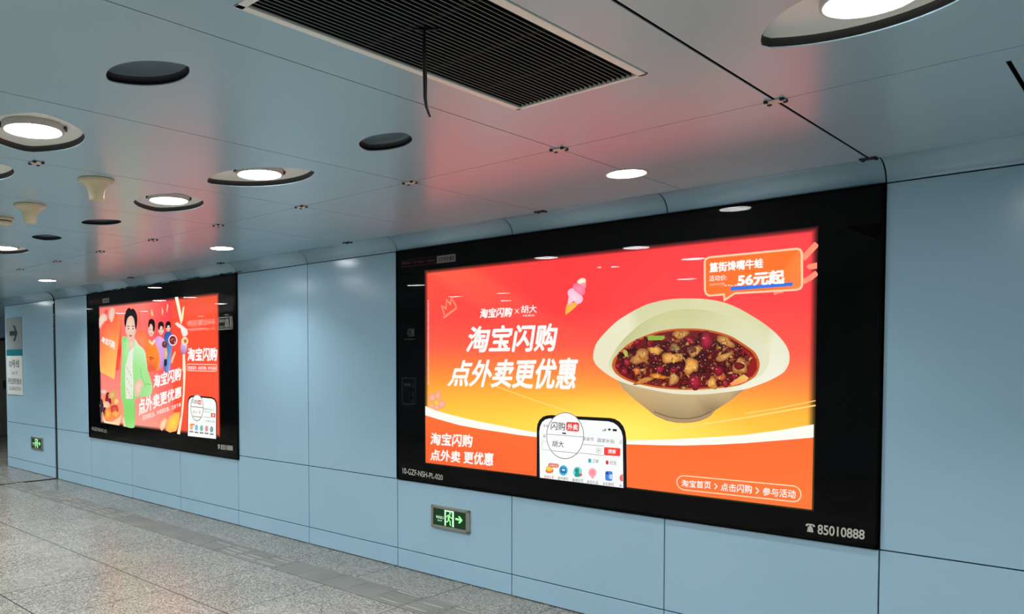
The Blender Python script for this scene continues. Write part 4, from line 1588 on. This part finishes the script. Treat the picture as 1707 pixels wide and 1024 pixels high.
a.poly(p1([(700, 600), (740, 640), (770, 590), (790, 620), (750, 680), (700, 640)]), (255, 226, 200))
a.done('background_people_picture', lposter)
# bowls they hold
a = Art(30)
def dishpic(c, r, rim, c0, c1, n=9):
    a.disc(c, r, r * 1.25, rim, 20)
    a.disc(c, r * .78, r * .98, c1, 18, c0)
    rr = random.Random(int(c[0]))
    for _ in range(n):
        t, q_ = rr.uniform(0, 6.28), rr.uniform(0, .6)
        a.l = 34
        a.disc((c[0] + r * q_ * math.cos(t), c[1] + r * q_ * math.sin(t)), r * .16, r * .18, rr.choice([(220, 120, 60), (120, 30, 40), (240, 200, 120), (90, 50, 40)]), 7)
    a.l = 30
dishpic(p1([(722, 832)])[0], 7.0, (240, 206, 160), (150, 96, 60), (110, 60, 40))
dishpic(p2([(303, 610)])[0], 7.4, (250, 236, 244), (170, 50, 70), (120, 24, 50))
dishpic(p2([(198, 665)])[0], 5.0, (150, 110, 120), (120, 70, 80), (70, 30, 40))
a.fan(p2([(195, 720), (225, 710), (235, 790), (225, 850), (195, 860)]), (240, 210, 150), (226, 180, 110))
a.poly(p2([(190, 860), (225, 860), (228, 930), (205, 960), (185, 930)]), (40, 44, 70))
a.fan(p1([(680, 960), (720, 920), (770, 950), (750, 1010), (700, 1010)]), (232, 80, 90), (240, 110, 90))
a.done('food_bowls_picture', lposter)
# man in the pale green jacket, in front
a = Art(40)
G0, G1 = (206, 250, 200), (150, 232, 130)
a.spoly(p1([(345, 575), (420, 575), (450, 620), (520, 600), (560, 660), (640, 740), (665, 860), (680, 1012)]) + p3([(720, 10), (760, 120), (800, 260), (805, 330), (780, 420), (690, 440), (560, 470), (560, 620), (556, 780), (545, 880), (440, 870), (410, 800), (400, 600), (360, 400), (362, 100)]) + p1([(345, 800)]),
       [G1, G1, (200, 246, 190), (222, 255, 214), (212, 252, 204), (206, 250, 198), (206, 250, 196), (190, 244, 176), (176, 240, 160), (170, 238, 152), (180, 240, 164), (190, 244, 180), (180, 240, 166), (170, 238, 150), (150, 232, 130), (140, 228, 120), (146, 232, 124), (170, 240, 150), (160, 236, 140), (140, 228, 116), (140, 228, 116), (150, 232, 126), (160, 236, 140), (160, 236, 140)])
# shirt front and neck
a.poly(p1([(440, 760), (470, 720), (500, 640), (490, 820), (486, 1010)]) + p3([(530, 60), (540, 240), (530, 470), (430, 470), (420, 250), (420, 20)]), (240, 244, 226))
a.fan(p1([(430, 600), (520, 570), (505, 680), (470, 730), (440, 745), (436, 680)]), SKIN, SK2)
for i in range(9):
    a.l = 46
    a.stroke(p3([(440 + (i % 3) * 28, 20 + i * 50), (462 + (i % 3) * 26, 50 + i * 50)]), 0.008, (150, 170, 130))
a.stroke(p1([(490, 700), (470, 820), (470, 1000)]), 0.014, (250, 255, 240))
a.stroke(p3([(570, 470), (556, 610), (560, 780)]), 0.012, (110, 200, 96))
a.stroke(p3([(640, 30), (650, 150), (700, 260)]), 0.010, (120, 206, 110))
a.stroke(p3([(690, 290), (730, 255), (790, 270)]), 0.010, (120, 206, 110))
a.fan(p3([(550, 300), (580, 220), (630, 170), (690, 260), (660, 300), (640, 420), (560, 440)]), SKIN, SK2)
face(a, p1([(462, 458)])[0], 8.8, 22.0, p1([(378, 380), (382, 290), (405, 220), (440, 182), (468, 205), (490, 192), (525, 230), (548, 300), (545, 400), (528, 470), (518, 420), (505, 330), (475, 290), (440, 300), (415, 340), (402, 400), (396, 440)]))
a.done('man_picture', lposter)
# food in the lower left corner
a = Art(60)
a.fan(p3([(70, 640), (60, 560), (90, 480), (130, 400), (200, 350), (260, 380), (330, 500), (380, 640), (372, 720), (330, 840), (140, 810), (90, 740)]), (236, 120, 80), (250, 160, 110))
rnd = random.Random(4)
for cx, cy, rx, ry, c0, c1 in ((120, 370, 46, 36, (255, 236, 220), (236, 170, 150)), (180, 480, 46, 90, (170, 40, 60), (110, 24, 50)), (240, 420, 50, 70, (240, 210, 140), (220, 160, 90)), (150, 560, 60, 60, (255, 226, 190), (240, 180, 130)),
                              (180, 690, 60, 90, (255, 200, 90), (240, 140, 60)), (160, 660, 34, 60, (230, 60, 120), (150, 30, 90)), (280, 620, 56, 70, (240, 110, 80), (200, 50, 60)), (290, 690, 50, 50, (255, 206, 100), (246, 150, 70)),
                              (255, 620, 24, 40, (110, 30, 60), (90, 20, 50)), (90, 570, 26, 110, (70, 50, 70), (50, 40, 60)), (130, 650, 22, 60, (60, 30, 60), (50, 30, 60)), (300, 510, 36, 40, (250, 230, 160), (236, 190, 110))):
    a.l = 62 + rnd.randrange(4)
    pts = []
    for i in range(12):
        t_ = 2 * math.pi * i / 12
        k_ = 1 + rnd.uniform(-.2, .2)
        pts.append((cx + rx * k_ * math.cos(t_), cy + ry * k_ * math.sin(t_)))
    a.fan(p3(pts), c0, c1)
a.l = 68
a.poly(p3([(66, 580), (85, 660), (125, 740), (150, 790), (240, 800), (330, 740), (385, 690), (340, 850), (230, 830), (130, 812), (70, 720)]), [(60, 60, 76), (70, 66, 80), (250, 220, 190), (255, 236, 200), (255, 226, 180), (255, 214, 160), (255, 206, 150), (250, 206, 160), (255, 226, 190), (240, 220, 210), (60, 56, 70)])
a.fan(p3([(385, 740), (405, 730), (440, 870), (400, 862)]), (250, 226, 190), (240, 200, 150))
a.done('corner_food_picture', lposter)
# pale ribbon, bottle-like figure at the seam, red right column ornament
a = Art(72)
RIB = (255, 250, 226)
a.poly(p2([(335, 44), (378, 40), (420, 260), (415, 400), (392, 300), (350, 110)]), RIB)
a.poly(p2([(440, 180), (462, 165), (445, 330), (420, 400), (415, 330)]), (250, 236, 190))
a.fan(p2([(335, 390), (370, 372), (440, 420), (500, 470), (508, 530), (480, 560), (440, 560), (420, 500), (415, 440), (370, 430)]), (255, 250, 240), (240, 230, 226))
a.disc(p2([(467, 620)])[0], 5.6, 6.8, (255, 244, 200), 18, (236, 160, 60))
a.disc(p2([(476, 622)])[0], 2.2, 3.2, (170, 110, 40), 12, (230, 120, 90))
a.poly(p2([(420, 640), (450, 670), (500, 670), (490, 750), (455, 800), (420, 780), (412, 720)]), [(206, 170, 226), (214, 190, 236), (226, 206, 240), (190, 160, 220), (170, 130, 190), (150, 80, 150), (190, 150, 210)])
a.poly(p2([(440, 800), (470, 790), (472, 1015), (438, 1015)]) , (255, 240, 206))
a.done('ribbon_picture', lposter)
a = Art(74)
a.poly(p4([(430, 0), (455, 0), (462, 120), (450, 380), (430, 640), (388, 945), (352, 935), (402, 700), (428, 400)]), [(255, 240, 206)] * 5 + [(255, 246, 214)] * 4)
a.done('seam_stripe', lposter)
a = Art(76)
a.fan(p4([(130, 860), (150, 780), (200, 735), (230, 760), (200, 850), (160, 900)]), (255, 236, 200), (250, 190, 140))
a.fan(p4([(240, 740), (320, 670), (390, 660), (380, 780), (340, 900), (260, 920), (210, 890)]), (250, 226, 70), (250, 180, 90))
a.done('yellow_fruit_picture', lposter)
for q_ in ([(235, 130), (250, 150), (245, 200), (235, 250), (228, 210)], [(165, 175), (180, 200), (185, 240), (170, 290), (165, 240)], [(25, 200), (45, 230), (55, 280), (40, 300), (25, 260)], [(300, 830), (340, 750), (350, 770), (300, 920), (285, 900)]):
    a = Art(78)
    a.poly(p2(q_), (255, 206, 150))
    a.done('food_scrap_picture', lposter)
# lettering of the left poster
a = Art(84)
put_text(a, '淘宝闪购', p4([(62, 190), (410, 85), (400, 255), (50, 365)]), WHITE, 0.032)
put_text(a, '点外卖更优惠', zc(140, 600, 6.022, [(548, 395), (990, 262), (985, 372), (560, 562)]), WHITE, 0.030)
put_text(a, '天天领红包，外卖更实惠，立即下单', zc(140, 600, 6.022, [(592, 560), (982, 428), (982, 470), (598, 612)]), WHITE, 0.006)
a.done('headline_lettering', lposter)
a = Art(84)
put_text(a, '淘宝闪购', p2([(508, 708), (898, 702), (890, 882), (503, 884)]), WHITE, 0.036)
P = [Vector(A(p)) for p in rr_pts(p2([(500, 922), (888, 930), (888, 1016), (500, 1008)]), 0.3, 5)]
a.stroke_m(P, 0.010, (255, 210, 190), True)
put_text(a, '淘宝首页 : 点击闪购 : 参与活动', p2([(512, 946), (880, 953), (880, 1000), (512, 994)]), WHITE, 0.012)
a.done('side_lettering', lposter)
a = Art(84)
put_text(a, '百万红包天天领取', p1([(572, 425), (572, 215), (592, 215), (592, 425)]), (130, 60, 60), 0.0)
a.done('fine_print', lposter)
# phone of the left poster
a = Art(84)
a.poly(p4([(482, 960), (488, 560), (494, 490), (520, 458), (560, 450), (790, 470), (830, 490), (855, 530), (862, 580), (858, 1000)]), (24, 16, 20))
a.poly(p4([(490, 962), (496, 570), (505, 505), (530, 478), (565, 470), (785, 490), (822, 506), (842, 540), (848, 590), (846, 1000)]), (250, 254, 250))
put_text(a, '国家补贴 上', p4([(690, 610), (822, 620), (822, 642), (690, 632)]), (90, 94, 96))
a.poly(p4([(782, 674), (838, 678), (838, 730), (782, 724)]), (226, 84, 76))
put_text(a, '搜', p4([(798, 686), (824, 688), (824, 718), (798, 714)]), WHITE, 0.02)
put_text(a, '订单 红包', p4([(710, 760), (830, 770), (830, 796), (710, 786)]), (90, 94, 96))
a.stroke(p4([(690, 655), (780, 662)]), 0.006, (170, 170, 170))
a.stroke(p4([(690, 722), (780, 730)]), 0.006, (170, 170, 170))
for x, y, c0 in ((536, 848, (246, 160, 60)), (600, 858, (90, 180, 226)), (664, 864, (90, 170, 160)), (728, 870, (226, 120, 140)), (792, 880, (80, 140, 150))):
    a.l = 92
    a.disc(p4([(x, y)])[0], 2.6, 5.0, c0, 12, mix(c0, (255, 255, 255), .4))
    a.l = 93
    a.stroke(p4([(x - 24, y + 58), (x + 24, y + 62)]), 0.016, (120, 124, 124))
a.poly(p4([(520, 806), (578, 810), (578, 830), (520, 826)]), (240, 130, 60))
a.done('phone_picture', lposter)
a = Art(96)
el = [(p4([(608, 610)])[0][0] + 79 / 7.583 * math.cos(2 * math.pi * i / 36), p4([(608, 605)])[0][1] + 165 / 7.583 * math.sin(2 * math.pi * i / 36)) for i in range(36)]
a.poly(el, (255, 252, 246))
a.stroke_m([Vector(A(p)) for p in el], 0.009, (120, 120, 120), True)
a.stroke(p4([(530, 590), (610, 598), (688, 606)]), 0.008, (120, 120, 120))
a.stroke(p4([(555, 712), (610, 720), (668, 726)]), 0.008, (120, 120, 120))
put_text(a, '闪购', p4([(545, 500), (612, 505), (612, 560), (545, 554)]), (110, 130, 126), 0.01)
a.poly(p4([(617, 510), (662, 513), (662, 566), (617, 562)]), (226, 90, 84))
put_text(a, '外卖', p4([(622, 522), (658, 525), (658, 556), (622, 552)]), WHITE, 0.02)
put_text(a, '闪一下', p4([(555, 640), (658, 650), (656, 690), (553, 678)]), (100, 100, 100))
a.done('magnifier_circle', lposter)
border_marks(LB, -6.02, '10-GZF-NSH-PL-021')

# ------------------------------------------------------------------ exit signs low on the wall
def make_exit():
    t = thing('exit_sign', '', 'exit sign', (0, 0, 0))
    x0, x1, z0, z1 = 0.0, 0.402, 0.0, 0.187
    bm = bmesh.new()
    w = 0.024
    for q in ((x0, x0 + w, z0, z1), (x1 - w * 1.5, x1, z0, z1), (x0, x1, z0, z0 + w), (x0, x1, z1 - w, z1)):
        bbox_bev(bm, q[0], q[1], -0.020, 0.002, q[2], q[3], 0.005, 0, 2)
    mk('frame', bm, M['steel'], parent=t)
    bm = bmesh.new()
    box(bm, x0 + 0.01, x1 - 0.01, -0.012, 0.0, z0 + 0.01, z1 - 0.01)
    mk('face_panel', bm, M['exit_field'], parent=t)
    Y = -0.0126
    def flat(bm, P):
        f = bm.faces.new([bm.verts.new((p[0], Y, p[1])) for p in P])
        f.normal_update()
        if f.normal.y > 0:
            f.normal_flip()
        bmesh.ops.triangulate(bm, faces=[f])
    # door outline
    bm = bmesh.new()
    for q in ((0.141, 0.156, 0.03, 0.16), (0.222, 0.240, 0.03, 0.16), (0.141, 0.240, 0.148, 0.160)):
        flat(bm, [(q[0], q[2]), (q[1], q[2]), (q[1], q[3]), (q[0], q[3])])
    mk('door_symbol', bm, M['exit_pale'], parent=t)
    # running figure
    bm = bmesh.new()
    n = 14
    flat(bm, [(0.2 + 0.0085 * math.cos(2 * math.pi * i / n), 0.137 + 0.0095 * math.sin(2 * math.pi * i / n)) for i in range(n)])
    def limb(P, w):
        for (xa, za), (xb, zb) in zip(P, P[1:]):
            d = Vector((xb - xa, zb - za)).normalized()
            nn = Vector((-d.y, d.x)) * w / 2
            flat(bm, [(xa + nn.x, za + nn.y), (xb + nn.x, zb + nn.y), (xb - nn.x, zb - nn.y), (xa - nn.x, za - nn.y)])
    limb([(0.192, 0.124), (0.186, 0.102), (0.184, 0.086)], 0.017)
    limb([(0.194, 0.122), (0.204, 0.104), (0.220, 0.099)], 0.0075)
    limb([(0.186, 0.122), (0.170, 0.114), (0.164, 0.100)], 0.0075)
    limb([(0.186, 0.088), (0.202, 0.070), (0.200, 0.046), (0.208, 0.038)], 0.0095)
    limb([(0.182, 0.088), (0.176, 0.066), (0.152, 0.064)], 0.0095)
    mk('running_figure', bm, M['exit_mark'], parent=t)
    bm = bmesh.new()
    flat(bm, [(0.256, 0.094), (0.256, 0.110), (0.300, 0.108), (0.284, 0.128), (0.302, 0.128), (0.330, 0.099), (0.302, 0.070), (0.284, 0.070), (0.300, 0.092)])
    mk('arrow', bm, M['exit_mark'], parent=t)
    plain_text('exit_lettering', '安全出口', [(0.050, 0.104), (0.130, 0.104), (0.130, 0.080), (0.050, 0.080)], M['exit_pale'], t, Y, 0.01)
    plain_text('english_lettering', 'EXIT', [(0.068, 0.070), (0.116, 0.070), (0.116, 0.058), (0.068, 0.058)], M['exit_pale'], t, Y, 0.0)
    bm = bmesh.new()
    lathe(bm, 0, 0, [(0.004, 0), (0.003, 0.002)], 10)
    bmesh.ops.rotate(bm, verts=bm.verts, cent=(0, 0, 0), matrix=Matrix.Rotation(math.pi / 2, 3, 'X'))
    bmesh.ops.translate(bm, verts=bm.verts, vec=(x1 - 0.018, -0.0195, 0.094))
    mk('screw', bm, M['screw'], parent=t)
    return t
ex = make_exit()
ex.location = (0.402, 0, 0.417)
ex['label'] = 'green exit sign in a steel frame under the large food poster'
ex['group'] = 'low wall exit signs'
e2 = copy_tree(ex)
e2.location = (-8.165, 0, 0.389)
e2.scale = (1.14, 1, 1.06)
e2['label'] = 'small far green exit sign at the left, below the direction sign'

# ------------------------------------------------------------------ direction sign at the left end of the wall
t = thing('direction_sign', 'tall direction sign panel with an arrow and a teal band at the far left wall', 'sign', (-8.82, 0, 1.245))
sx0, sx1 = -9.165, -8.485
bm = bmesh.new()
bbox_bev(bm, sx0, sx1, -0.012, 0.001, 2.003, 2.54, 0.003, 0, 1)
mk('arrow_plate', bm, M['sign_plate'], parent=t)
bm = bmesh.new()
bbox_bev(bm, sx0, sx1, -0.012, 0.001, 1.9, 2.001, 0.003, 0, 1)
mk('line_band', bm, M['sign_teal'], parent=t)
bm = bmesh.new()
bbox_bev(bm, sx0, sx1, -0.012, 0.001, 1.245, 1.898, 0.003, 0, 1)
mk('text_plate', bm, M['sign_white'], parent=t)
bm = bmesh.new()
Y = -0.0126
cx, cz = -8.83, 2.275
P = [(-0.17, -0.045), (-0.17, 0.045), (0.06, 0.045), (-0.02, 0.15), (0.07, 0.15), (0.185, 0.0), (0.07, -0.15), (-0.02, -0.15), (0.06, -0.045)]
f = bm.faces.new([bm.verts.new((cx + p[0], Y, cz + p[1] * 0.86)) for p in P])
f.normal_update()
if f.normal.y > 0:
    f.normal_flip()
bmesh.ops.triangulate(bm, faces=[f])
mk('arrow', bm, M['sign_ink'], parent=t)
plain_text('line_lettering', '10号线', [(-9.06, 1.835), (-8.60, 1.835), (-8.60, 1.700), (-9.06, 1.700)], M['sign_ink'], t, Y, 0.012)
plain_text('english_line_lettering', 'Line 10', [(-8.95, 1.650), (-8.70, 1.650), (-8.70, 1.585), (-8.95, 1.585)], M['sign_ink'], t, Y)
plain_text('destination_lettering', '开往西钓鱼台', [(-9.13, 1.525), (-8.52, 1.525), (-8.52, 1.425), (-9.13, 1.425)], M['sign_ink'], t, Y, 0.008)
plain_text('english_destination_lettering', 'To XIDIAOYUTAI', [(-9.09, 1.380), (-8.55, 1.380), (-8.55, 1.318), (-9.09, 1.318)], M['sign_ink'], t, Y)

# ------------------------------------------------------------------ overhead sign across the hall, mirrored in the left light box
t = thing('overhead_sign', 'lit overhead direction sign across the hall, seen only mirrored in the left poster glass', 'sign', (-10.8, -5.05, H))
bm = bmesh.new()
bbox_bev(bm, -12.2, -9.55, -5.15, -5.02, 2.36, 2.80, 0.01)
mk('sign_box', bm, M['over_box'], parent=t)
for x in (-11.8, -9.95):
    bm = bmesh.new()
    tube(bm, [(x, -5.085, 2.79), (x, -5.085, H + 0.01)], 0.015, 10)
    mk('hanger', bm, M['steel'], parent=t)
Y = -5.019
# reads left to right when seen from the wall side: text runs towards -x
plain_text('line_number', '10', [(-9.75, 2.715), (-9.96, 2.715), (-9.96, 2.525), (-9.75, 2.525)], M['over_text'], t, Y, 0.01, True)
plain_text('line_word', '号线', [(-9.985, 2.715), (-10.19, 2.715), (-10.19, 2.63), (-9.985, 2.63)], M['over_text'], t, Y, 0.01, True)
plain_text('line_english', 'Line', [(-9.99, 2.59), (-10.18, 2.59), (-10.18, 2.525), (-9.99, 2.525)], M['over_text'], t, Y, 0.0, True)
bm = bmesh.new()
for q in ((-10.24, -9.69, 2.485, 2.495), (-10.24, -9.69, 2.745, 2.755), (-10.24, -10.23, 2.485, 2.755), (-9.70, -9.69, 2.485, 2.755)):
    box(bm, q[0], q[1], Y - 0.001, Y, q[2], q[3])
mk('number_outline', bm, M['over_text'], parent=t)
plain_text('destination', '开往莲花桥', [(-10.36, 2.74), (-11.55, 2.74), (-11.55, 2.60), (-10.36, 2.60)], M['over_text'], t, Y, 0.0, True)
plain_text('destination_english', 'To LIANHUAQIAO', [(-10.40, 2.55), (-11.62, 2.55), (-11.62, 2.48), (-10.40, 2.48)], M['over_text'], t, Y, 0.0, True)

# ------------------------------------------------------------------ old sealant and grime along the tops of the light boxes
rnd = random.Random(17)
bm = bmesh.new()
for i in range(70):
    u = rnd.random()
    x = -6.0 + 3.6 * u
    z = Z_T + 0.008 + rnd.uniform(0, 0.022) * (0.3 + u)
    w, h = rnd.uniform(0.02, 0.14), rnd.uniform(0.003, 0.010)
    box(bm, x, x + w, -0.004, 0.004, z, z + h)
mk('trim_6', bm, M['dirt'], kind='structure')
